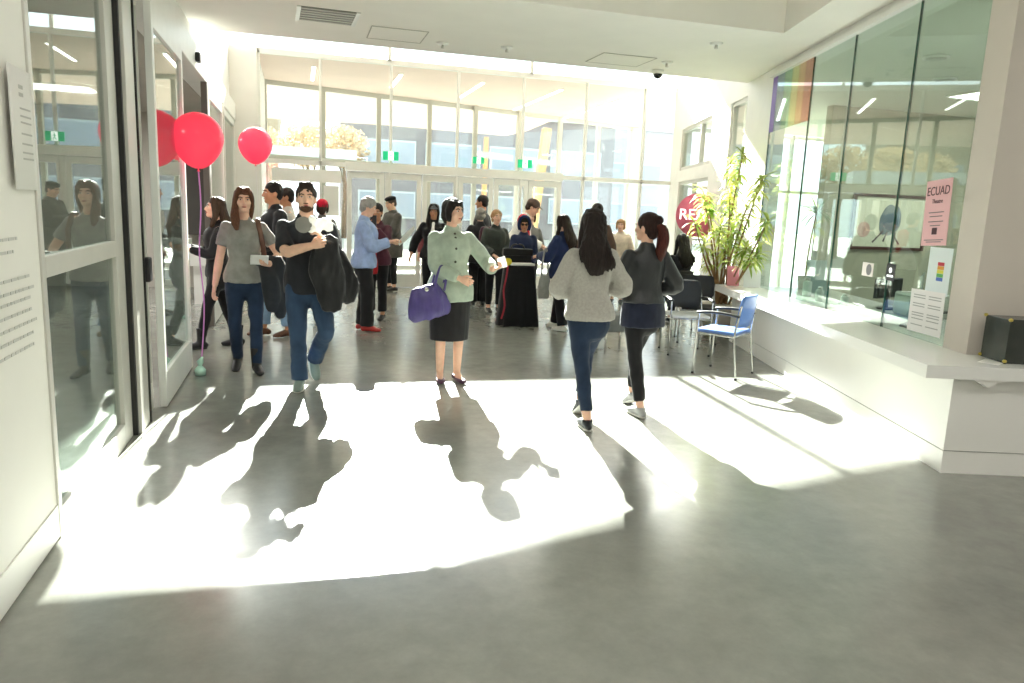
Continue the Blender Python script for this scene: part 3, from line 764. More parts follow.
for i, (x, y, h) in enumerate(((.4, 33.5, 5.0), (2.0, 35, 5.2), (-1.6, 36, 5.0))):
    r = empty('tree', (x, y, 0), 0, ('autumn tree beyond the glass just right of the second balloon', 'autumn tree outside behind the exit door nearest the white notice', 'autumn tree outside mostly behind the left pier')[i], 'tree')
    build('trunk', MB().tube([(0, 0, 0), (.05, 0, h*.4), (0, .05, h*.75)], [.12, .09, .05], 8, ('f', 'r')).tube([(.04, 0, h*.4), (.5, .1, h*.75)], [.05, .02], 6).tube([(.04, 0, h*.45), (-.45, .1, h*.8)], [.05, .02], 6), BARK, r, True)
    build('crown', leafcloud(1200, (1.15, 1.1, .95), (0, 0, h*.78), .11), TAN, r)
WOOD = mat('orange_timber', '#d9a878', .6, 0, .15, 4, stretch=(6, 6, .6))
tag(build('timber_column', MB().bar((7.62, 23.2, 4.17), (7.12, 23.0, 0), .26, .26), WOOD, bevel=.01), 'leaning orange timber column outside, right of the rightmost exit sign', 'column')
tag(build('timber_column', MB().bar((5.95, 24.4, 3.9), (5.9, 24.4, 0), .14, .14), WOOD, bevel=.01), 'slim upright orange timber post outside, left of the leaning column', 'column')
r = empty('handrail', (8.0, 17.0, 0), 0, 'pale sloping handrail outside, behind the woman in the grey hoodie', 'railing')
for k in range(4): build('post', MB().tube([(-1+k*.9, 0, 0), (-1+k*.9, 0, 1.05+k*.17)], .02, 8), ALUW, r, True)
build('rail', MB().tube([(-1.1, 0, 1.02), (1.8, 0, 1.6)], .025, 8), ALUW, r, True)
# ------------------------------------------------------------------ fill lamps added to brighten lobby, office and back room
FILL_GLOW = mat('fill_glow', '#fffdf6', .5, emit=3)  # glowing face of the added fill panels
def fill_lamp(x, y, z, sx, sy, watt, lab, group):
    r = empty('added_fill_panel', (x, y, z), 0, lab, 'light', group)
    build('fill_frame', MB().box(-sx/2-.03, sx/2+.03, -sy/2-.03, sy/2+.03, -.03, 0), ALUW, r)
    build('fill_diffuser', MB().box(-sx/2, sx/2, -sy/2, sy/2, -.034, -.03), FILL_GLOW, r)
    l = bpy.data.lights.new('fill_area_lamp', 'AREA'); l.shape = 'RECTANGLE'; l.size = sx; l.size_y = sy; l.energy = watt; l.color = (1, .98, .95)
    o = bpy.data.objects.new('fill_area_lamp', l); COL.objects.link(o); o.parent = r; o.location = (0, 0, -.05)
for i, (x, y) in enumerate(((.5, 1.5), (3.5, 1.5), (6.5, 0), (.5, -2.5), (3.5, -2.5), (6.5, -3.5))):
    fill_lamp(x, y, 4.6, 1.2, 1.2, LOBBY_FILL, 'square fill-light panel added out of view over the front of the lobby', 'added lobby fill lights')  # unseen panels added overhead to brighten the lobby
for i, (x, y) in enumerate(((9.5, 8.6), (8.2, 5.4), (11.5, 7.0))):
    fill_lamp(x, y, 3.45, 1.2, .6, OFFICE_FILL, 'rectangular fill-light panel added at the office ceiling', 'added office fill lights')  # added to lift the dark office behind the screen
for i, (x, y) in enumerate(((-3.2, 5.5), (-3.2, 11.5))):
    fill_lamp(x, y, 2.97, 1.2, .6, BACK_FILL, 'rectangular fill-light panel added at the back room ceiling', 'added back room fill lights')  # added to lift the dark room behind the storefront

# ------------------------------------------------------------------ the people
DEN = mat('denim_blue', '#243247', .85, 0, .18, 7, .3, 150, .2, sheen=.1)
DEN2 = mat('denim_mid_blue', '#30435c', .85, 0, .2, 7, .3, 150, .2, sheen=.1)
DEN3 = mat('denim_light', '#7f9cb8', .8, 0, .15, 7, .3, 150, .2)
GREYM = mat('melange_grey', '#a9a69f', .9, 0, .08, 60, .3, 120, .2, sheen=.2)
def stand(x, y): return x, y

gw = person('woman with long brown hair in a grey short-sleeved top, walking beside the larger balloon', (-.47, 7.3), (.05, -1), 1.70,
    footR=(.09, -.12, 8, 12), footL=(-.08, .12, 12, 0), handR=(.27, .05, .80), handL=(-.20, .26, 1.02), poleR=(.4, -1, 0), poleL=(-.8, -.8, -.4),
    top='#8f8d86', sleeve=.62, ext=.012, hem=-.06, topname='shirt', topfold=.006, botmat=DEN, slim=.92, cuff=.04, shoes='#1c1a1a', boot=True,
    hair='#5a3a28', style='longfront', vox=.012, head=(4, 3), wL=((.5, .8, .1), (0, 0, 1)))
man = person('bearded man in a black t-shirt and blue jeans striding forward with papers and a jacket', (.045, 6.62), (-.02, -1), 1.745, fem=False,
    footR=(.04, .10, 6, 0), footL=(-.03, -.27, 26, 60, .08), handR=(-.06, .30, 1.21), handL=(-.15, .27, 1.26), poleR=(1, -.3, -.7), poleL=(-.5, -.5, -1),
    top='#24252a', sleeve=.85, ext=.016, hem=-.10, topname='t_shirt', topfold=.013, botmat=DEN2, slim=1.12, cuff=.03, shoes='#7f8f88', sole=RUB,
    hair='#2c1f18', style='quiff', beard='#4a3323', vox=.012, head=(3, 6), curl=60, twist=-4)
cen = person('woman in a mint green buttoned jacket and black skirt, standing by the sunlit floor', (1.33, 6.68), (.0, -1), 1.67,
    footR=(.075, .0, 6, 0), footL=(-.085, .02, 10, 0), handR=(-.04, .25, 1.0), handL=(-.33, .30, 1.09), poleR=(1, -.4, -.5), poleL=(-.7, -.7, -.7),
    top='#a4b2a2', sleeve=1.93, ext=.026, hem=-.13, flare=1.10, topfold=.007, bkind='skirt', bottom='#1f1e20', shoes='#4a2440', shoeh=1,
    hair='#1a1412', style='bob', vox=.012, head=(38, 0), buttons=mat('button_dark', '#26221f', .3), curl=70, wL=((-.5, .8, .25), (.3, 0, 1)))
w1 = person('woman with long dark hair in a pale grey hoodie and blue jeans, seen from behind', (2.12, 5.10), (.1, 1), 1.65,
    footL=(-.05, -.12, 0, 0), footR=(.01, .24, 0, 34), handR=(.06, .27, 1.08), handL=(-.08, .27, 1.04), poleR=(1, -.4, -.6), poleL=(-1, -.5, -.6),
    topmat=GREYM, wide=.95, sleeve=1.95, ext=.028, hem=-.03, flare=1.02, topfold=.013, topname='hoodie', hoodcol=1, botmat=DEN, slim=.86, cuff=.10, shoes='#22252b', sole=RUB,
    hair='#1f1512', style='long', vox=.012, head=(-8, 0))
w2 = person('woman with a ponytail in a black leather jacket and black leggings, seen from behind', (2.68, 5.36), (-.02, 1), 1.63,
    footR=(.04, .22, 0, 22), footL=(-.06, -.10, 4, 0), handR=(.12, .25, 1.03), handL=(-.10, .26, 1.0), poleR=(.9, -.6, -.4), poleL=(-1, -.5, -.5),
    topmat=mat('black_leather', '#26282a', .42, 0, .1, 8, .3, 50, .5), sleeve=1.95, ext=.024, hem=.06, flare=1.0, topfold=.009, bottom='#1a1a1c', slim=.8, cuff=.09, shoes='#a5a6a6', sole=RUB,
    hair='#2a1712', style='bun', vox=.012, head=(32, 0))
g = MB(); g.tube([(0, -.10, .02), (.02, -.145, -.02), (.02, -.15, -.12), (.02, -.13, -.22), (.02, -.12, -.30)], [.03, .042, .05, .04, .014], 12, sub=3).move(w2['HM'])
build('ponytail', voxel(g, .008, 1, .005, 30, (2, 2, .25)), hairmat('#4a2118'), w2['root'], True)
g = MB(); P0 = w1['P']; g.tube([P0+V((0, -.005, .03)), P0+V((0, -.01, -.045))], [(.193*.97, .152), (.188*.97, .147)], 26, ('f', 'f')); build('ribbed_hem', voxel(g, .010, 1, .004, 60, (3, 3, .1)), GREYM, w1['root'], True)
g = MB(); P0 = w2['P']; g.tube([P0+V((0, -.005, .08)), P0+V((0, -.01, 0)), P0+V((0, -.012, -.13))], [(.165, .125), (.185, .14), (.19, .145)], 20, ('f', 'f'), sub=2)
build('tunic_hem', voxel(g, .012, 1, .006, 8, (1.5, 1.5, .4)), fab('#1d2233'), w2['root'], True)

bk = person('woman all in black with heavy boots, turned to the doorway and holding a white bowl', (-.82, 8.5), (-1, -.25), 1.62,
    footR=(.08, -.20, 5, 0), footL=(-.06, .22, 5, 0), handR=(.10, .30, 1.13), handL=(-.1, .32, 1.12), top='#1b1b1d', sleeve=1.9, bottom='#161618', slim=.82, shoes='#17171a', boot=True, sole=BLKP,
    hair='#3a2a1c', style='long', head=(0, 8), topname='sweater')
dm = person('dark-haired man in a black jacket and pale jeans, in profile behind the woman in grey', (-.27, 9.15), (-1, -.35), 1.80, fem=False,
    footR=(.1, .1, 5, 0), footL=(-.09, -.12, 5, 0), handR=(.22, .25, 1.0), handL=(-.2, .26, 1.0), top='#26272a', ext=.026, botmat=DEN3, slim=1.1, shoes='#5c3a26', skin=SKIN2, hair='#1c1512', style='short')
b5 = person('dark-haired person in a pale shirt, only the head showing behind the bearded man', (-.14, 10.9), (-1, -.1), 1.76, fem=False, top='#c4c0b6', sleeve=.6, bottom='#44474c', hair='#231a15', style='short', topname='shirt', skin=SKIN2)
bn = person('person in a red knitted hat and grey coat facing the doors', (.36, 12.0), (.15, 1), 1.62, top='#6d6b68', ext=.03, bottom='#33343a', hair='#3a2a20', style='bob', hat='beanie', hatcol='#c01735', topname='coat')
bl = person('grey-haired woman in a light blue jacket and black trousers, reading a sheet of paper', (.80, 9.52), (1, -.18), 1.68,
    footR=(.08, .04, 5, 0), footL=(-.08, -.04, 5, 0), handR=(.10, .33, 1.16), handL=(-.02, .30, 1.14), poleR=(.4, -.8, -1), top='#97abd3', ext=.032, hem=-.08, sleeve=1.9, bottom='#1a1a1c', slim=1.35, cuff=.03, shoes='#a8302c',
    hair='#9d9a96', style='grey', head=(0, -22), curl=55)
mr = person('dark-haired person in a maroon jacket with a red shoulder bag, behind the woman in blue', (1.05, 10.45), (-.5, -1), 1.60,
    handR=(.02, .24, 1.36), handL=(-.08, .24, 1.34), top='#4a2230', ext=.026, bottom='#1b1b1e', slim=1.1, hair='#1c1512', style='bun', head=(10, -8), skin=SKIN2)
ht = person('man in a flat dark cap and charcoal coat, looking down at something in his hands', (1.68, 14.0), (-1, -.4), 1.74, fem=False,
    handR=(.05, .3, 1.15), handL=(-.05, .3, 1.12), top='#55534f', ext=.035, hem=-.28, flare=1.1, bottom='#1d1d20', hair='#4a4038', style='short', hat='flat', hatcol='#17171a', head=(0, -14), topname='coat')
cw_ = person('woman in a dark cap, open black jacket and white top, walking towards the lobby', (2.02, 11.5), (-.25, -1), 1.64,
    footR=(.1, .12, 5, 0), footL=(-.08, -.2, 5, 20), handR=(.36, .0, .88), handL=(-.3, .05, .9), top='#18181a', ext=.032, hem=-.06, sleeve=1.85, inner=('#eceae6', -.12), bottom='#161618', slim=.95, hair='#17110f', style='longfront', hat='cap', hatcol='#4e5254', skin=SKIN2)
wm = person('white-haired person in a dusky rose top, mostly hidden behind the woman in green', (2.20, 12.6), (-.6, -1), 1.60, top='#8a4c52', bottom='#2a2a2e', hair='#e2dfda', style='grey', sleeve=1.9)
gb = person('grey-haired woman in a dark coat seen from behind, with a maroon backpack', (2.86, 11.95), (.1, 1), 1.60,
    handR=(.2, .2, 1.0), handL=(-.2, .22, 1.05), top='#2a282b', ext=.032, hem=-.14, flare=1.05, bottom='#171719', slim=1.3, cuff=.03, hair='#8d8a83', style='grey', topname='coat')
d14 = person('dark-haired man half hidden behind the grey-haired woman with the backpack', (3.17, 13.1), (-.8, .5), 1.82, fem=False, top='#3a3a3e', bottom='#26262a', hair='#1c1512', style='short', skin=SKIN2)
cm = person('man in a red and white top and brown cap, leaning over the draped table', (3.42, 12.0), (1, -.35), 1.84, fem=False, lean=24, handR=(.15, .45, .95), handL=(-.15, .45, .95), top='#e9e6e2', ext=.02, bottom='#3a3c44', hair='#3a2a20', style='short', hat='cap', hatcol='#5b4a42', topname='shirt')
ww = person('woman in a dark olive padded jacket standing behind the draped table at the left', (2.93, 11.2), (.1, -1), 1.58, handR=(.12, .25, .98), handL=(-.1, .25, .98), top='#3a3f3a', ext=.034, hem=-.10, topfold=.012, bottom='#1c1c20', hair='#a5805a', style='grey', topname='padded_jacket')
hd = person('child in a navy hooded jacket with the hood up and dark sunglasses', (3.22, 10.66), (-.15, -1), 1.49, handR=(.1, .24, .95), handL=(-.1, .24, .95), top='#232c4a', ext=.034, hem=-.12, bottom='#1a1a1e', hair='#1c1512', style='short', hat='hood', hatcol='#27325a', skin=SKIN2, head=(-6, -6))
g = MB(); 
for sx in (1, -1): g.ell((sx*.031, .088, .004), (.024, .010, .018))
g.tube([(-.07, .06, .008), (0, .095, .008), (.07, .06, .008)], .004, 6)
g.move(hd['HM']); build('sunglasses', g, mat('dark_lens', '#0c0c0e', .08), hd['root'], True)
p18 = person('brown-haired person in a grey jacket between the hooded child and the navy jacket', (3.95, 12.7), (-.2, -1), 1.58, top='#7b7a78', bottom='#2a2a30', hair='#4b3325', style='bob')
nv = person('woman with long dark hair in a navy jacket, back turned, beside the draped table', (3.42, 9.56), (-.55, .85), 1.56,
    footR=(.08, .1, 5, 0), footL=(-.10, -.18, 5, 0), handR=(.16, .25, 1.05), handL=(-.15, .28, 1.08), top='#232f52', ext=.04, hem=-.12, flare=1.06, topfold=.012, bottom='#17171a', slim=1.25, cuff=.04, shoes='#e8e5df', sole=RUB, hair='#2a1b15', style='long')
sx_, sy_ = 3.98, 9.6
br = person('dark-haired person in a brown coat standing directly behind the woman in the grey hoodie', (4.24, 10.35), (.1, 1), 1.73, top='#5f4a42', ext=.03, bottom='#25252a', hair='#2a1d16', style='bun', topname='coat')
bg_ = person('person in a pale beige coat, seen in the gap beside the ponytailed woman', (5.55, 12.4), (-.6, -1), 1.50, top='#cdbfae', ext=.03, hem=-.2, bottom='#8a8078', hair='#b08a62', style='bob', topname='coat')
st = person('seated woman with long black hair and dark clothes, facing away beside the black chairs', (5.28, 9.62), (.1, 1), 1.62,
    seated=(0, 0, .58), footR=(.1, .52, 5, 0), footL=(-.1, .5, 5, 0), handR=(.12, .35, .66), handL=(-.12, .35, .66), top='#2a2a2e', ext=.022, bottom='#1c1c20', hair='#15100e', style='long')

# ------------------------------------------------------------------ things they carry
def wthing(name, mb, m, P, label, cat, smooth=True, group=None):
    mb.move(P['M']); return tag(build(name, mb, m, None, smooth), label, cat, group)
PAPER = mat('paper_white', '#f3f2ee', .7, 0, 0, transl=.25)
def sheet(P, c, w, h, rot, name, label, bend=.02, n=6, m=PAPER):
    T = M.Translation(c) @ M.Rotation(R_(rot[2]), 4, 'Z') @ M.Rotation(R_(rot[1]), 4, 'Y') @ M.Rotation(R_(rot[0]), 4, 'X')
    mb = MB(); vs = []
    for zz in (0, .0015):
        for i in range(n+1):
            for j in range(n+1):
                u = i/n-.5; v = j/n-.5; vs.append(T @ V((u*w, v*h, zz+bend*math.sin(u*3.0+.5)*math.cos(v*2.5))))
    k = n+1; N = k*k; fs = []
    for i in range(n):
        for j in range(n):
            a = i*k+j; fs += [(a, a+1, a+k+1, a+k), (N+a, N+a+k, N+a+k+1, N+a+1)]
    for i in range(n):
        for (a, b) in ((i, i+1), (n*k+i+1, n*k+i), ((i+1)*k, i*k), (i*k+n, (i+1)*k+n)): fs.append((a, N+a, N+b, b))
    mb.add(vs, fs)
    return wthing(name, mb, m, P, label, 'paper')
def drape(P, pts, rads, m, name, label, cat, vox=.012, fold=.014, freq=7):
    g = MB()
    for pp, rr_ in zip(pts, rads): g.tube(pp, rr_, 14, sub=3)
    return wthing(name, voxel(g, vox, 2, fold, freq, (1.4, 1.4, .35)), m, P, label, cat)

q = gw['wr']['L']
drape(gw, [[(q.x+.07, q.y-.12, q.z+.02), (q.x-.05, q.y-.06, q.z+.02), (q.x-.06, q.y-.05, q.z-.1), (q.x-.09, q.y-.06, q.z-.3), (q.x-.10, q.y-.04, q.z-.46)],
           [(q.x+.05, q.y-.02, q.z+.01), (q.x+.0, q.y+.02, q.z-.12), (q.x-.02, q.y, q.z-.28), (q.x-.03, q.y-.02, q.z-.40)]],
      [[(.06, .05), (.09, .055), (.10, .06), (.09, .055), (.05, .04)], [(.05, .04), (.08, .045), (.08, .045), (.05, .035)]], fab('#2a2b2e'), 'jacket', 'charcoal jacket draped over the left arm of the woman in grey', 'jacket')
sheet(gw, V((q.x+.08, q.y+.11, q.z+.05)), .15, .10, (62, 0, 8), 'leaflet', 'folded white leaflet in the hand of the woman in the grey top')
g = MB(); t0 = gw['tp'](.515, -.10, .04)[0]; t1 = gw['tp'](.30, -.15, .12)[0]
g.tube([gw['tp'](.5, -.115, -.07)[0], gw['tp'](.535, -.12, .0)[0], gw['tp'](.48, -.125, .085)[0], gw['tp'](.36, -.15, .10)[0], gw['tp'](.2, -.17, .03)[0]], [(.022, .006)]*5, 8, sub=3)
wthing('shoulder_strap', g, mat('brown_strap', '#6b4a3b', .6), gw, 'brown bag strap over the left shoulder of the woman in grey', 'strap')

q = man['wr']['L']; e = man['el']['L']
drape(man, [[(e.x+.02, e.y-.05, e.z+.04), (q.x-.04, q.y-.02, q.z-.0), (q.x-.02, q.y+.02, q.z-.16), (q.x-.05, q.y-.02, q.z-.36), (q.x-.07, q.y-.02, q.z-.58)],
            [(e.x-.03, e.y+.02, e.z+.03), (e.x-.06, e.y+.08, e.z-.08), (e.x-.10, e.y+.08, e.z-.22), (e.x-.11, e.y+.06, e.z-.34)],
            [(e.x+.05, e.y+.06, e.z+.02), (e.x+.02, e.y+.12, e.z-.15), (e.x-.02, e.y+.1, e.z-.34)]],
      [[(.06, .05), (.10, .05), (.13, .05), (.13, .05), (.08, .03)], [(.06, .05), (.08, .05), (.09, .045), (.06, .03)], [(.07, .05), (.10, .05), (.10, .04)]],
      fab('#1b1b1d', .6), 'jacket', 'long black jacket hanging over the left arm of the bearded man', 'jacket', fold=.028, freq=10)
g = MB(); cx, cy_, cz = q.x+.02, q.y+.10, q.z+.12
for i in range(14): g.ell((cx+random.uniform(-.07, .07), cy_+random.uniform(-.03, .03), cz+random.uniform(-.04, .045)), (.035, .03, .03))
wthing('crumpled_paper', voxel(g, .008, 0, .012, 22, (1, 1, 1)), PAPER, man, 'bunch of crumpled white paper held up by the bearded man', 'paper')
g = MB(); g.tube([(cx+.13, cy_+.02, cz+.0), (cx+.13, cy_+.035, cz+.0)], [.065, .065], 24, ('f', 'f'), ref=(1, 0, 0))
wthing('paper_plate', g, mat('plate_grey', '#8d8a84', .5), man, 'round grey paper plate held by the bearded man beside the crumpled paper', 'plate')

# purple handbag
q = cen['wr']['R']; e = cen['el']['R']; c = V((e.x*.75+q.x*.25+.09, .17, .78))
r = empty('handbag', cen['M'] @ V((c.x, c.y, .60)), cen['root'].rotation_euler.z+R_(8), 'purple leather handbag hanging from the right arm of the woman in green', 'bag')
PUR = mat('purple_leather', '#4a3f7c', .35, 0, .12, 12, .3, 30, .5)
g = MB(); g.tube([(0, 0, .02), (0, 0, .08), (0, 0, .18), (0, 0, .27), (0, 0, .315)], [(.175, .065), (.20, .08), (.18, .07), (.14, .05), (.12, .025)], 24, ('f', 'f'), sub=3)
g.v = [M.Rotation(R_(14), 4, 'Y') @ p for p in g.v]
build('bag_body', voxel(g, .011, 1, .012, 10, (1.6, 1.6, .35)), PUR, r, True)
for k, y in ((0, .035), (1, -.035)):
    build('bag_handle', MB().tube([(-.01, y, .29), (-.03, y, .40), (-.075, y*.6, .49), (-.12, y*.4, .40), (-.10+.17*0, y, .27)], [(.011, .006)]*5, 8, sub=4), PUR, r, True)
build('bag_clasp', MB().ell((.07, .055, .28), (.02, .008, .02)), CHROME, r, True)
sheet(cen, V((cen['wr']['L'].x-.06, cen['wr']['L'].y+.09, 1.14)), .07, .10, (80, 20, 0), 'tissue', 'small white tissue in the raised hand of the woman in green', m=PAPER)
sheet(bl, V((.02, .52, 1.22)), .21, .29, (48, -12, 0), 'sheet_of_paper', 'sheet of white paper read by the woman in the light blue jacket')
def bag(P, c, w, d, h, col, name, label, strap=True, rz=0):
    loc = P['M'] @ V(c); r = empty(name, loc, P['root'].rotation_euler.z+R_(rz), label, 'bag')
    g = MB(); g.tube([(0, 0, .02), (0, 0, h*.4), (0, 0, h*.8), (0, 0, h)], [(w*.46, d*.4), (w*.5, d*.5), (w*.46, d*.45), (w*.36, d*.2)], 18, ('f', 'f'), sub=2)
    m = fab(col, .5); build('bag_body', voxel(g, .014, 1, .008, 9), m, r, True)
    build('pocket', MB().tube([(0, d*.5, h*.2), (0, d*.53, h*.55)], [(w*.3, d*.12), (w*.28, d*.1)], 12), m, r, True)
    if strap: build('strap', MB().tube([(-w*.3, 0, h*.9), (-w*.25, 0, h+.18), (0, 0, h+.36), (w*.25, 0, h+.18), (w*.3, 0, h*.9)], .012, 8, sub=3), m, r, True)
    return r
bag(mr, (-.02, .24, .64), .17, .10, .24, '#b3121f', 'shoulder_bag', 'bright red shoulder bag between the woman in blue and the person in maroon')
bag(gb, (.10, -.20, .95), .30, .16, .36, '#4a2634', 'backpack', 'maroon backpack on the back of the grey-haired woman in the dark coat', False, 180)
bag(nv, (-.30, .02, .42), .22, .12, .34, '#8b8a86', 'tote_bag', 'light grey tote bag hanging between the draped table and the navy jacket')
q = bk['wr']['R']
g = MB(); g.tube([(q.x-.1, q.y+.12, q.z+.03), (q.x-.1, q.y+.12, q.z+.065)], [.05, .085], 18, ('f', 'f'))
wthing('paper_bowl', g, PAPER, bk, 'white paper bowl held out by the woman in black boots', 'bowl')
g = MB(); q = w2['wr']['R']; g.box(q.x-.03, q.x-.005, q.y-.12, q.y+.08, q.z-.13, q.z+.12)
wthing('folder', g, mat('purple_folder', '#4b4f9c', .5), w2, 'purple-blue folder held at the side of the woman in the leather jacket', 'folder', False)
q = mr['wr']['R']
wthing('phone', MB().box(q.x-.11, q.x-.03, q.y+.05, q.y+.07, q.z+.02, q.z+.17), BLKP, mr, 'black phone held up to the face of the person in maroon', 'phone', False)
# red sleeve stripe of the leaning man is a garment part
g = MB(); a_, b_ = cm['sh']['R'], cm['el']['R']; g.tube([a_.lerp(b_, -.12), a_.lerp(b_, .5), b_], [.088, .078, .07], 14, ('r', 'f'))
g.tube([cm['tp'](.44, .05, -.06)[0], cm['tp'](.40, .17, -.02)[0]], [.06, .07], 12)
build('red_sleeve', voxel(g, .014, 1, .004), fab('#c3142a'), cm['root'], True)

# draped table with a bag on it
r = empty('draped_table', (2.97, 10.0, 0), R_(-12), 'small high table hidden under a floor-length black cloth', 'table')
build('table_top', MB().box(-.20, .20, -.17, .17, .80, .83), BLKP, r, bevel=.01)
for a, b in ((-.16, -.13), (.16, -.13), (-.16, .13), (.16, .13)): build('leg', MB().tube([(a, b, 0), (a, b, .8)], .012, 8), BLKP, r, True)
mb = MB(); n = 56; vs = []
def cl(z, k):
    a = 2*PI*k/n; c = abs(math.cos(a)); s_ = abs(math.sin(a)); rad = 1/max((c**5+s_**5)**.2, 1e-6)
    f = (.84-z)/.84; w_ = 1+.32*f+f*.10*math.sin(a*9+1)+f*.05*math.sin(a*17)
    return V((.215*rad*math.cos(a)*w_, .185*rad*math.sin(a)*w_, z))
zs = [.838, .80, .65, .5, .33, .16, .004]
vs = [V((0, 0, .842))]+[cl(z, k) for z in zs for k in range(n)]
fs = [(0, 1+k, 1+(k+1) % n) for k in range(n)]
for i in range(len(zs)-1):
    for k in range(n): a = 1+i*n; fs.append((a+k, a+n+k, a+n+(k+1) % n, a+(k+1) % n))
mb.add(vs, fs)
tc_ = build('tablecloth', mb, fab('#17171a', .8), None, True, org=None); tc_.location = (2.97, 10.0, 0); tc_.rotation_euler = (0, 0, R_(-12)); tag(tc_, 'black floor-length cloth hanging in folds over the small high table', 'tablecloth')
s_ = tc_.modifiers.new('s', 'SOLIDIFY'); s_.thickness = .004
tag(build('leaflet_stack', MB().box(2.80, 3.14, 9.80, 9.98, .845, .875), PAPER, bevel=.003), 'pale stack of leaflets on the front of the draped table', 'leaflets')
r = empty('camera_bag', (2.97, 10.1, .845), R_(-10), 'black bag standing on the draped table in front of the hooded child', 'bag')
g = MB().box(-.2, .2, -.07, .07, .0, .2); build('bag_body', voxel(g, .014, 2, .01, 8), fab('#161618', .6), r, True)
build('flap', voxel(MB().box(-.21, .21, -.09, .08, .12, .22), .014, 2, .008, 8), fab('#161618', .6), r, True)
build('handle', MB().tube([(-.1, 0, .2), (-.06, 0, .27), (.06, 0, .27), (.1, 0, .2)], .012, 8, sub=3), BLKP, r, True)
r = empty('tag_ribbon', (2.74, 9.74, .0), 0, 'yellow disc tag on a long red ribbon hanging at the left of the draped table', 'tag')
build('disc', MB().tube([(0, 0, .9), (0, .015, .9)], [.05, .05], 18, ('f', 'f'), ref=(1, 0, 0)), mat('tag_yellow', '#e2cf2e', .5), r, True)
build('ribbon', MB().tube([(0, .01, .86), (-.02, .0, .7), (-.05, .01, .5), (-.03, .0, .3), (-.07, 0, .12)], [(.012, .004)]*5, 8, sub=3), mat('ribbon_red', '#a51f33', .5), r, True)

# ------------------------------------------------------------------ balloons
BAL = mat('balloon_red', '#f56c8c', .25, 0, 0, 1, spec=.6, transl=.45)
STR = mat('ribbon_pink', '#d98ad2', .4)
def balloon(x, y, z, r_, lab, weight=None):
    r = empty('balloon', (x, y, z), 0, lab, 'balloon', 'red balloons')
    zs = []; rs = []
    for i in range(22):
        a = PI*i/21; t = math.cos(a); zz = t*r_*(1.0 if t > 0 else 1.22); rad = r_*math.sin(a)*(1 if t > 0 else (1-.16*(-t)**1.5))
        zs.append(zz); rs.append(max(rad, .004))
    mb = MB(); mb.tube([(0, 0, z_) for z_ in zs[1:-1]], rs[1:-1], 32, ('f', 'f'), ref=(1, 0, 0))
    build('balloon_skin', mb, BAL, r, True)
    k = -1.22*r_; build('knot', MB().tube([(0, 0, k+.012), (0, 0, k-.008), (0, 0, k-.022)], [.008, .006, .016], 10, ('f', 'f')), BAL, r, True)
    return r, z+k-.02
b_, zb = balloon(-.83, 7.13, 2.10, .215, 'larger red balloon floating in front of the open doorway')
pts = [(0, 0, zb-2.10), (.01, 0, -.6), (-.015, 0, -1.0), (.01, .01, -1.45), (-.02, 0, -1.9), (-.03, 0, .12-2.10)]
build('ribbon', MB().tube(pts, [(.006, .002)]*6, 6, sub=4), STR, b_, True)
b2, zb = balloon(-.53, 10.6, 2.31, .215, 'smaller-looking red balloon floating further back in front of the white pier')
build('ribbon', MB().tube([(0, 0, zb-2.31), (.02, 0, -.9), (-.01, 0, -1.6), (.02, 0, .03-2.31)], [(.004, .002)]*4, 6, sub=4), mat('ribbon_white', '#e8e4e6', .5), b2, True)
r = empty('balloon_weight', (-.87, 7.13, 0), 0, 'small pale green foil weight on the floor under the larger balloon', 'weight')
mg = mat('mint_foil', '#bfe8d6', .2, .3)
build('weight_body', MB().tube([(0, 0, .0), (0, 0, .05), (0, 0, .085)], [.045, .05, .02], 14, ('f', 'f')), mg, r, True)
build('weight_top', MB().tube([(0, 0, .08), (.0, 0, .12), (.02, 0, .16)], [.014, .03, .012], 10), mg, r, True)
r = empty('balloon_weight', (-.51, 10.6, 0), 0, 'balloon weight on the floor behind the woman in grey', 'weight')
build('weight_body', MB().tube([(0, 0, .0), (0, 0, .04)], [.04, .03], 12, ('f', 'f')), mg, r, True)

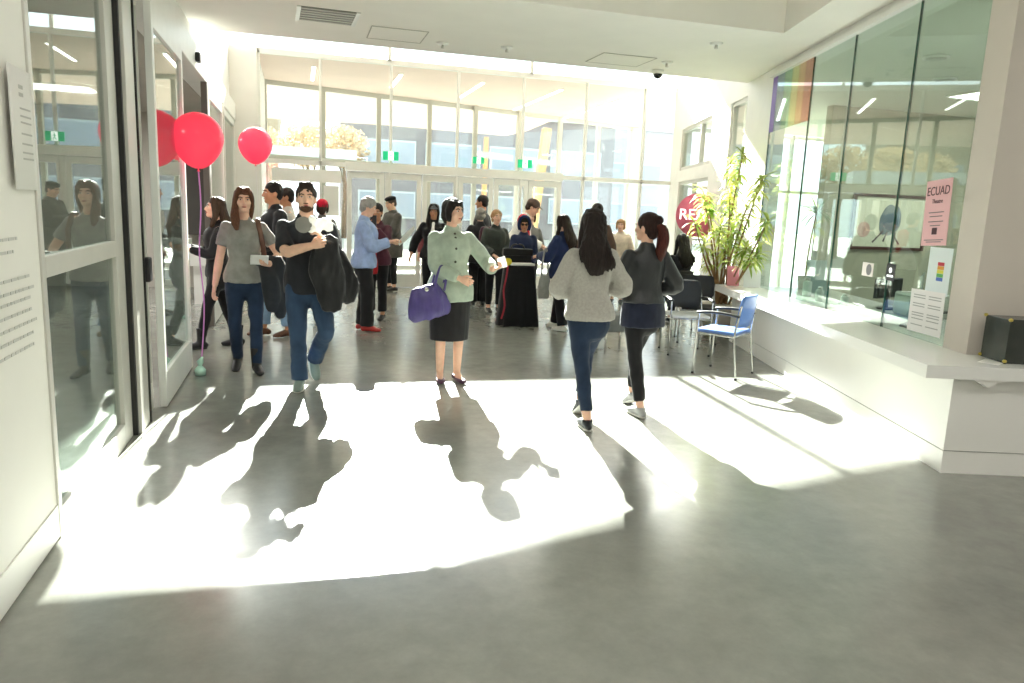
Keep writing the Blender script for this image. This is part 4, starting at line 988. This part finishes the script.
# ------------------------------------------------------------------ chairs
def chair(x, y, face, seatm, backm, lab, arms=True, group='visitor chairs by the counter'):
    th = math.atan2(-face[0], face[1]); r = empty('visitor_chair', (x, y, 0), th, lab, 'chair', group)
    w, dz = .24, .44
    s = MB()
    for i in range(1): s.box(-.22, .22, -.20, .22, dz, dz+.035)
    build('seat', voxel(s, .012, 4), seatm, r, True)
    # curved back
    mb = MB(); n = 10; vs = []
    for side in (0, 1):
        for j, (z, yb, ww) in enumerate(((.52, -.215, .19), (.60, -.23, .215), (.74, -.25, .22), (.83, -.265, .20), (.845, -.268, .17))):
            for i in range(n+1):
                u = -1+2*i/n; vs.append(V((u*ww, yb+.035*u*u-(.018 if side else 0), z)))
    k = n+1; m5 = 5; N = k*m5; fs = []
    for j in range(m5-1):
        for i in range(n): a = j*k+i; fs += [(a, a+1, a+k+1, a+k), (N+a, N+a+k, N+a+k+1, N+a+1)]
    for i in range(n): fs += [(i, N+i, N+i+1, i+1), ((m5-1)*k+i, (m5-1)*k+i+1, N+(m5-1)*k+i+1, N+(m5-1)*k+i)]
    for j in range(m5-1): fs += [(j*k, j*k+k, N+j*k+k, N+j*k), (j*k+n, N+j*k+n, N+j*k+k+n, j*k+k+n)]
    mb.add(vs, fs); build('backrest', mb, backm, r, True)
    for sx in (1, -1):
        build('leg', MB().tube([(sx*w, .21, .012), (sx*w, .20, .40), (sx*w, .19, .64 if arms else .44)], .011, 8, sub=2), CHROME, r, True)
        build('leg', MB().tube([(sx*w, -.25, .012), (sx*w, -.20, .40), (sx*w*.95, -.21, .55), (sx*w*.9, -.235, .74)], .011, 8, sub=2), CHROME, r, True)
        for yy in (.21, -.25): build('foot_glide', MB().tube([(sx*w, yy, 0), (sx*w, yy, .02)], .015, 8, ('f', 'f')), BLKP, r, True)
        if arms: build('armrest', MB().tube([(sx*w, .20, .645), (sx*w, .05, .66), (sx*w, -.12, .655), (sx*w*.95, -.22, .64)], [(.024, .014)]*4, 10, sub=2), BLKP, r, True)
    build('seat_frame', MB().tube([(-w, .2, .43), (w, .2, .43)], .011, 8).tube([(-w, -.2, .43), (w, -.2, .43)], .011, 8).tube([(-w, -.2, .43), (-w, .2, .43)], .011, 8).tube([(w, -.2, .43), (w, .2, .43)], .011, 8), CHROME, r, True)
    return r
BLU = mat('blue_plastic', '#5b7fc0', .35, 0, .03, 5); BKM = mat('black_mesh', '#2b2c2f', .6, 0, .06, 40, .3, 200)
chair(4.25, 6.72, (-.60, .80), BLU, BLU, 'bright blue visitor chair with black armrests standing against the counter')
chair(4.42, 7.82, (-.24, -.97), mat('pale_seat', '#d7d7d6', .5), BKM, 'black-backed visitor chair with a pale seat, next behind the blue chair')
chair(5.22, 9.72, (.1, 1), BKM, BKM, 'black visitor chair under the seated woman', False)
chair(4.98, 8.55, (-.4, -.9), BKM, BKM, 'black visitor chair between the pale-seated chair and the plant', False)
r = empty('stool', (3.55, 7.95, 0), 0, 'low grey upholstered stool seen between the two women with their backs turned', 'stool')
build('seat', voxel(MB().box(-.2, .2, -.2, .2, .26, .46), .014, 3), fab('#6f716c'), r, True)
for a, b in ((-.16, -.16), (.16, -.16), (-.16, .16), (.16, .16)): build('leg', MB().tube([(a, b, 0), (a, b, .27)], .014, 8), CHROME, r, True)

# ------------------------------------------------------------------ plants
LEAF = mat('variegated_leaf', '#7a9f38', .4, 0, 0, 5, col2='#dfe08a', spec=.5, transl=.45)
LEAF2 = mat('palm_leaf', '#5d8f4a', .45, 0, .2, 6, transl=.35)
STEM = mat('woody_stem', '#8a6a48', .8, 0, .2, 20, .4, 40)
def leafstrip(mb, p, dr, L, w, droop):
    dr = dr.normalized(); side = dr.cross(V((0, 0, 1)))
    side = side.normalized() if side.length > .1 else V((1, 0, 0))
    n = 5; vs = []; q = p.copy(); d = dr.copy()
    for i in range(n+1):
        t = i/n; ww = w*math.sin(PI*min(1, .12+t*.88))**.8*.5 if i < n else .0005
        up = side.cross(d).normalized()
        vs += [q-side*ww+up*ww*.35, q.copy(), q+side*ww+up*ww*.35]; d = (d+V((0, 0, -droop))).normalized(); q = q+d*L/n
    mb.add(vs, [(3*i+k, 3*i+k+1, 3*i+k+4, 3*i+k+3) for i in range(n) for k in (0, 1)])
def bushplant(x, y, lab):
    r = empty('potted_plant', (x, y, 0), 0, lab, 'plant')
    build('pot', MB().tube([(0, 0, 0), (0, 0, .3), (0, 0, .42), (0, 0, .44)], [.19, .24, .26, .25], 24, ('f', 'f')), mat('pot_stone', '#b9b2a6', .7, 0, .05), r, True)
    fo = MB()
    tips = [(.22, -.02, 2.42), (.02, .0, 2.38), (-.42, .0, 1.95), (.55, .05, 2.08), (.40, -.1, 1.75), (-.2, .1, 1.75), (.15, .15, 1.95), (-.5, -.1, 1.55), (.66, .0, 1.6), (.0, -.18, 1.5), (.3, .2, 1.45), (-.28, -.15, 1.25), (.45, -.1, 1.25), (.1, -.05, 1.2), (-.15, .1, 1.05), (.6, .1, 1.2)]
    for i, t in enumerate(tips):
        t = V(t); t = V((0, 0, t.z))+((D2*(-2.0*t.x)+N2*(-.26*t.x)) if t.x > 0 else N2*(-t.x*.75)+D2*(t.y))+N2*(.05+abs(t.y)*.5); b = V((random.uniform(-.1, .1), random.uniform(-.1, .1), .42)); m = b.lerp(t, .5)+V((t.x*.15*random.uniform(-1, 1), random.uniform(-.08, .08), -.05))
        q = MB().tube([b, m, t], [.017, .013, .008], 8, sub=5); build('stem', q, STEM, r, True)
        top_ = 1.0
        for k in range(64 if t.z > 1.9 else 52 if i not in (2, 5, 7, 11, 14) else 22):
            u = 1-abs(random.gauss(0, .13)); u = max(.45, min(1, u))
            p = (b.lerp(m, u*2) if u < .5 else m.lerp(t, u*2-1)) if u < 1 else t
            a = random.random()*2*PI; el_ = random.uniform(-.2, .9) if u < .97 else random.uniform(.1, 1.3)
            leafstrip(fo, p, V((math.cos(a)*math.cos(el_), math.sin(a)*math.cos(el_), math.sin(el_))), random.uniform(.15, .25), random.uniform(.028, .042), random.uniform(.15, .35))
    build('foliage', fo, LEAF, r, True)
    return r
bushplant(5.60, 9.02, 'large leafy variegated plant at the far end of the counter, against the sunlit wall')
r = empty('palm_plant', (6.55, 8.75, .735), 0, 'slender palm in a small pot behind the glass screen', 'plant')
r.location = G(9.75, -3.75, .735)
build('pot', MB().tube([(0, 0, 0), (0, 0, .16)], [.08, .10], 18, ('f', 'f')), WHITE, r, True)
build('stem', MB().tube([(0, 0, .15), (.02, .02, .5), (.1, .05, 1.0)], [.014, .011, .008], 8, sub=3), STEM, r, True)
fo = MB()
for k in range(30):
    a = random.random()*2*PI; el_ = random.uniform(-.1, 1.2); leafstrip(fo, V((.1, .05, 1.0-.05*random.random())), V((math.cos(a)*math.cos(el_), math.sin(a)*math.cos(el_), math.sin(el_))), random.uniform(.28, .42), .022, .22)
build('foliage', fo, LEAF2, r, True)

# ------------------------------------------------------------------ read sign on an easel
r = empty('easel', (6.42, 11.3, 0), R_(-20), 'thin pale easel carrying the round pink sign', 'easel')
for a, b in (((-.35, .02, 0), (-.04, .02, 1.9)), ((.35, .02, 0), (.04, .02, 1.9)), ((-.1, .3, 0), (0, .04, 1.75))): build('leg', MB().tube([a, b], .014, 8), ALUW, r, True)
build('ledge', MB().box(-.28, .28, -.03, .03, 1.21, 1.24), ALUW, r)
r = empty('round_sign', (6.41, 11.25, 1.27), R_(-20), 'round pink sign lettered READ, partly behind the big plant', 'sign')
build('sign_disc', MB().tube([(0, -.012, .36), (0, .012, .36)], [.36, .36], 48, ('f', 'f'), ref=(1, 0, 0)), mat('sign_pink', '#e6738f', .5), r, True)
t = textmesh('READ', .25); t.move(M.Translation((0, -.016, .36)) @ M.Rotation(PI/2, 4, 'X')); build('lettering', t, SIGNW, r)

# ------------------------------------------------------------------ on the counter and screen
def onglass(d0, d1, z0, z1, name, m, lab, cat, n=-3.125, extra=None, tilt=0, parts=()):
    c = G((d0+d1)/2, n, z0); r = empty(name, c, 0, lab, cat); T = M.Translation((0, 0, 0)) @ GM @ M.Rotation(R_(tilt), 4, 'Y')
    w = (d1-d0)/2; h = z1-z0
    build('sheet', MB().box(-w, w, -.002, .002, 0, h, T), m, r)
    def bars(rows, m2, nm, dz=.0035):
        q = MB()
        for (a, b, z, hh) in rows: q.box(-w+2*w*a, -w+2*w*b, .0022, dz, h*z, h*z+hh, T)
        build(nm, q, m2, r)
    return r, T, w, h, bars
PINK = mat('pink_paper', '#e9b9bd', .7); INK = mat('ink_grey', '#6a6a6c', .7); INKD = mat('ink_dark', '#4a2630', .6)
# image left = far along d, so text runs towards smaller d
r, T, w_, h_, bars = onglass(5.52, 5.86, 1.46, 1.95, 'poster', PINK, 'pink paper poster taped to the glass screen near the pillar', 'poster', n=-3.12, tilt=3)
FR = M(((-1, 0, 0, 0), (0, 0, 1, 0), (0, 1, 0, 0), (0, 0, 0, 1)))
def put(txt, size, z, r, T, m, nm='lettering', x=0):
    t = textmesh(txt, size); t.move(T @ M.Translation((x, .0035, z)) @ M(((-1, 0, 0, 0), (0, 0, 1, 0), (0, 1, 0, 0), (0, 0, 0, 1)))); build(nm, t, m, r)
put('ECUAD', .092, .405, r, T, INKD); put('Theatre', .045, .33, r, T, INKD)
bars([(.2, .8, .50, .006), (.25, .75, .44, .006), (.2, .78, .36, .006), (.3, .7, .30, .006), (.12, .88, .08, .006), (.2, .8, .05, .006)], INK, 'text_lines')
bars([(.40, .60, .17, .05)], INKD, 'printed_square')
r, T, w_, h_, bars = onglass(5.42, 5.72, 1.10, 1.45, 'notice', mat('pale_blue_paper', '#dde8ea', .7), 'pale blue notice with a small rainbow, under the pink poster', 'poster', n=-3.123)
for k, c in enumerate(('#c2364a', '#d99a3a', '#d8d24a', '#5fae5c', '#4f6fc0')): bars([(.28, .56, .62-.08*k, .026)], mat('stripe_%d' % k, c, .6), 'stripe')
r, T, w_, h_, bars = onglass(5.43, 5.90, .79, 1.12, 'notice', mat('white_notice', '#eceaea', .7), 'white printed notice in two columns, lowest on the glass by the pillar', 'poster', n=-3.12, tilt=1)
bars([(a, a+.36, z, .007) for a in (.08, .54) for z in (.86, .80, .66, .60, .44, .38, .30, .16)], mat('ink_pale', '#a8a7a8', .7), 'text_lines')
# rainbow film
RB = [('#5b2fa0', .25), ('#dbe6ee', .75), ('#deeee0', .75), ('#f4efd2', .75), ('#f6dfc9', .75), ('#f0cdc3', .7)]
c = G(9.2, -3.128, 2.70); r = empty('rainbow_banner', c, 0, 'translucent rainbow striped film at the top far corner of the glass screen', 'banner')
for k, (col, tr) in enumerate(RB):
    a = .68-[0, .16, .42, .68, .90, 1.10][k]; b = .68-[.16, .42, .68, .90, 1.10, 1.32][k]
    build('stripe', MB().box(b, a, -.002, .002, 0, .67, GM), mat('film_'+col[1:], col, .4) if k == 0 else glass_mat('film_'+col[1:], col, 1.3), r)
# box with brass corners at the near end
r = empty('suggestion_box', G(4.93, -3.42, .735), A2*-1, 'dark metal box with brass corners on the near end of the worktop', 'box')
GMET = mat('dark_glazed_metal', '#4c504c', .22, .5, .15, 6)
build('box_body', MB().box(-.22, .16, -.13, .13, .002, .29), GMET, r, bevel=.004)
BR2 = mat('brass', '#c9b65a', .35, .6)
for a in (-.22, .16):
    for b in (-.13, .13):
        for z in (.0, .29): build('brass_corner', MB().ell((a, b, z if z else .018), (.014, .014, .012), None, 8, 6), BR2, r, True)
build('box_edge', MB().box(-.222, .162, -.136, -.128, .27, .295).box(-.224, -.212, -.134, -.128, 0, .29), GMET, r)
tag(build('leaflet', MB().box(-.1, .1, -.06, .06, 0, .002).move(M.Translation(G(4.85, -3.15, .736)) @ M.Rotation(.5, 4, 'Z')), PAPER), 'small white leaflet lying flat on the worktop before the dark box', 'paper')
# desk things behind the screen
def at(d, n, z=.735): return G(d, n, z)
def monitor(d, n, rz, lab, w=.5, h=.32):
    r = empty('monitor', at(d, n), rz, lab, 'monitor')
    build('stand', MB().tube([(0, 0, 0), (0, 0, .015)], [(.12, .08)]*2, 18, ('f', 'f')).bar((0, 0, .01), (0, .02, .2), .05, .02), BLKP, r)
    build('casing', MB().box(-w/2, w/2, -.02, .02, .12, .12+h), BLKP, r, bevel=.006); build('screen', MB().box(-w/2+.015, w/2-.015, -.024, -.0205, .135, .105+h), mat('screen_dark', '#1d2226', .1), r)
monitor(7.75, -3.85, R_(20), 'black monitor seen low behind the middle pane of the screen', .5, .2)
r = empty('acrylic_divider', at(6.75, -3.65), A2*-1+R_(60), 'grey translucent divider panel standing on the desk behind the glass', 'divider')
build('panel', MB().box(-.3, .3, -.006, .006, .02, .44), mat('divider_grey', '#93a09b', .3), r); build('foot', MB().box(-.3, .3, -.05, .05, 0, .02), ALUW, r); build('edge', MB().box(-.305, -.295, -.009, .009, 0, .445), WHITE, r)
r = empty('printer', at(7.25, -3.95), A2*-1, 'pale office printer on the desk left of the divider', 'printer')
build('printer_body', MB().box(-.2, .2, -.17, .17, 0, .2), mat('printer_grey', '#c5c8c2', .5), r, bevel=.02); build('paper_tray', MB().box(-.15, .15, -.24, -.17, .06, .08), BLKP, r); build('lid', MB().box(-.19, .19, -.16, .16, .2, .225), ALUW, r, bevel=.008)
r = empty('desk_fan', at(6.42, -3.42), R_(40), 'small round grey desk fan just behind the glass joint', 'fan')
build('fan_ring', MB().tube([(.11*math.cos(2*PI*k/24), 0, .15+.11*math.sin(2*PI*k/24)) for k in range(25)], .014, 8), mat('fan_grey', '#6d7a78', .4), r, True)
for k in range(4): a = k*PI/2+.4; build('fan_blade', MB().bar((0, 0, .15), (.09*math.cos(a), .01, .15+.09*math.sin(a)), .05, .006), mat('blade_grey', '#8b9896', .4), r)
build('fan_base', MB().tube([(0, 0, 0), (0, 0, .02), (0, 0, .05)], [.09, .08, .015], 16, ('f', 'f')), BLKP, r, True)
for i, (d, n, h, rad, lab) in enumerate(((6.12, -3.35, .16, .035, 'slim white pump bottle behind the glass left of the white notice'), (8.25, -3.35, .16, .045, 'clear jar behind the glass, second from the far joint'), (8.75, -3.4, .22, .05, 'tall clear jar behind the far pane of glass'), (7.95, -3.5, .12, .04, 'short clear jar in front of the black monitor'))):
    r = empty('bottle' if i == 0 else 'jar', at(d, n), 0, lab, 'bottle' if i == 0 else 'jar')
    build('vessel', MB().tube([(0, 0, 0), (0, 0, h*.75), (0, 0, h*.85)], [rad, rad, rad*.5], 16, ('f', 'f')), mat('bottle_white', '#e6e8df', .3) if i == 0 else mat('jar_pale', '#c9d3ce', .1), r, True)
    build('lid', MB().tube([(0, 0, h*.85), (0, 0, h)], [rad*.5]*2, 12, ('f', 'f')), ALU if i else WHITE, r, True)
for i, (d, n, w, h, col, lab) in enumerate(((9.55, -3.0, .22, .32, '#e9e6ea', 'white card standing on the far end of the worktop'), (9.7, -2.8, .16, .26, '#d3848e', 'pink and white card propped at the far end of the worktop'), (8.95, -3.6, .26, .42, '#8fa3a0', 'grey-green panel upright behind the far glass pane'), (7.6, -4.0, .30, .20, '#e6e4de', 'white framed photo card lying behind the monitor'))):
    r = empty('display_card', at(d, n), R_(-16+i*6), lab, 'card')
    build('card', MB().box(-w/2, w/2, -.004, .004, .004, h).move(M.Rotation(R_(-10), 4, 'X')), mat('card_'+col[1:], col, .6), r); build('prop', MB().bar((0, .003, .0), (0, .10, .0), .05, .006).bar((0, .10, .0), (0, .03, h*.6), .05, .004), WHITE, r)
for i, (d, col, lab) in enumerate(((6.72, '#cfc8c4', 'pale sticker with a round grey emblem on the glass'), (6.30, '#232325', 'black square sticker with a small white emblem on the glass'))):
    r = empty('sticker', G(d, -3.13, 1.14), 0, lab, 'sticker'); 
    build('sticker_face', MB().box(-.11 if i == 0 else -.075, .10 if i == 0 else .075, -.001, .001, 0, .12 if i == 0 else .14, GM), mat('sticker_%d' % i, col, .6), r)
    e = MB(); e.tube([GM @ V((-.03 if i == 0 else 0, .0012, .06 if i == 0 else .085)), GM @ V((-.03 if i == 0 else 0, .003, .06 if i == 0 else .085))], [.05 if i == 0 else .022]*2, 18, ('f', 'f'))
    if i: e.box(-.05, .05, .0012, .003, .03, .045, GM)
    build('emblem', e, INK if i == 0 else SIGNW, r)
# framed picture on the office wall
r = empty('framed_picture', (9.58, 10.49, 1.18), 0, 'large framed picture of a blue-grey figure on pale ground, on the office wall', 'picture')
fm = mat('mahogany_frame', '#3a1a18', .4); w_, h_ = .76, .92
f = MB()
f.box(-w_, w_, -.05, 0, 0, .05).box(-w_, w_, -.05, 0, h_-.05, h_).box(-w_, -w_+.05, -.05, 0, .05, h_-.05).box(w_-.05, w_, -.05, 0, .05, h_-.05)
build('picture_frame', f, fm, r, bevel=.004); build('picture_ground', MB().box(-w_+.04, w_-.04, -.02, -.005, .04, h_-.04), mat('picture_paper', '#c3c4ae', .5), r)
q = MB(); q.ell((0, -.022, .50), (.17, .002, .26)); q.ell((.12, -.022, .52), (.12, .002, .22)); q.ell((-.1, -.022, .45), (.1, .002, .2)); build('painted_figure', q, mat('paint_blue_grey', '#5f6f78', .6), r, True)
q = MB()
for a, b in (((-.1, .32), (-.3, .12)), ((.08, .3), (.25, .1)), ((-.02, .3), (-.08, .14)), ((.15, .3), (.13, .12))): q.bar((a[0], -.023, a[1]), (b[0], -.023, b[1]), .03, .003, up=V((0, 1, 0)))
build('painted_lines', q, mat('paint_dark', '#4a3f44', .6), r); q = MB(); q.ell((-.5, -.022, .33), (.13, .002, .13)); build('painted_spot', q, mat('paint_rose', '#b99a8e', .6), r, True)

# ------------------------------------------------------------------ near wall: sheet and vinyl lettering
r = empty('paper_notice', (-1.085, 3.565, 1.6), 0, 'white printed notice curling off the near left wall', 'poster')
mb = MB(); n = 8; vs = []
for sd_ in (0, .002):
    for i in range(n+1):
        for z in (0, .48): vs.append(V((.003+sd_+.014*((1-i/n)**2), -.16+.31*i/n, z)))
fs = []; N = 2*(n+1)
for i in range(n): a = 2*i; fs += [(a, a+1, a+3, a+2), (N+a, N+a+2, N+a+3, N+a+1), (a, a+2, N+a+2, N+a), (a+1, N+a+1, N+a+3, a+3)]
fs += [(0, N, N+1, 1), (2*n, 2*n+1, N+2*n+1, N+2*n)]
mb.add(vs, fs); build('sheet', mb, mat('paper_greyish', '#dcdad5', .7), r, True)
q = MB()
for i, z in enumerate((.40, .37, .32, .29, .265, .22, .18, .145, .12)):
    wd = .06 if i < 2 else .15
    q.box(.0085, .0095, -.02, -.02+wd*.85, z, z+(.015 if i < 2 else .007))
build('text_lines', q, mat('ink_faint', '#b3b1ac', .8), r)
r = empty('wall_lettering', (-1.088, 3.3, 1.0), 0, 'pale grey vinyl lettering in lines on the near left wall', 'lettering')
VIN = mat('vinyl_grey', '#c3c2bd', .7); rnd = random.Random(3)
for i, z in enumerate((.40, .35, .24, .19, .15, .10, .05, .00, -.05)):
    q = MB(); y = -.9; end = .30-(.05 if i % 3 else 0)-(.16 if i < 2 else 0)
    while y < end:
        l = rnd.uniform(.02, .07); q.box(0, .002, y, min(y+l, end), z, z+.012); y += l+.012
    build('text_line', q, VIN, r)
# ------------------------------------------------------------------ light and camera
w = bpy.data.worlds.new('world'); SC.world = w; w.use_nodes = True
bg = w.node_tree.nodes['Background']; bg.inputs['Color'].default_value = (.86, .93, 1, 1); bg.inputs['Strength'].default_value = SKY
sd = V((-math.sin(R_(5.4)), -math.cos(R_(5.4)), -.53)).normalized()
sl = bpy.data.lights.new('sun', 'SUN'); sl.energy = SUN; sl.angle = R_(.53); sl.color = (1, .965, .91)
so = bpy.data.objects.new('sun', sl); COL.objects.link(so); so.rotation_euler = sd.to_track_quat('-Z', 'Y').to_euler(); so.location = (4, 30, 14)

FF, PIT, ROLL, YAW = 742.87, .175693, .041, .28339
cy, sy = math.cos(YAW), math.sin(YAW)
fw = V((sy*math.cos(PIT), cy*math.cos(PIT), -math.sin(PIT))); r0 = V((cy, -sy, 0)); u0 = r0.cross(fw)
rr = r0*math.cos(ROLL)+u0*math.sin(ROLL); uu = -r0*math.sin(ROLL)+u0*math.cos(ROLL)
cam = bpy.data.cameras.new('camera'); co = bpy.data.objects.new('camera', cam); COL.objects.link(co)
cam.sensor_width = 36; cam.lens = FF*36/1024; cam.clip_end = 300; cam.clip_start = .05
co.matrix_world = M(((rr.x, uu.x, -fw.x, 0), (rr.y, uu.y, -fw.y, 0), (rr.z, uu.z, -fw.z, 1.6), (0, 0, 0, 1)))
SC.camera = co
vs_ = SC.view_settings; vs_.view_transform = 'Standard'; vs_.look = 'None'; vs_.gamma = 1; vs_.exposure = EXPO; vs_.use_curve_mapping = False
SC.cycles.use_denoising = True; SC.cycles.transparent_max_bounces = 32; SC.cycles.max_bounces = 8
SC.cycles.diffuse_bounces = 5; SC.cycles.glossy_bounces = 4
SC.cycles.sample_clamp_indirect = 6
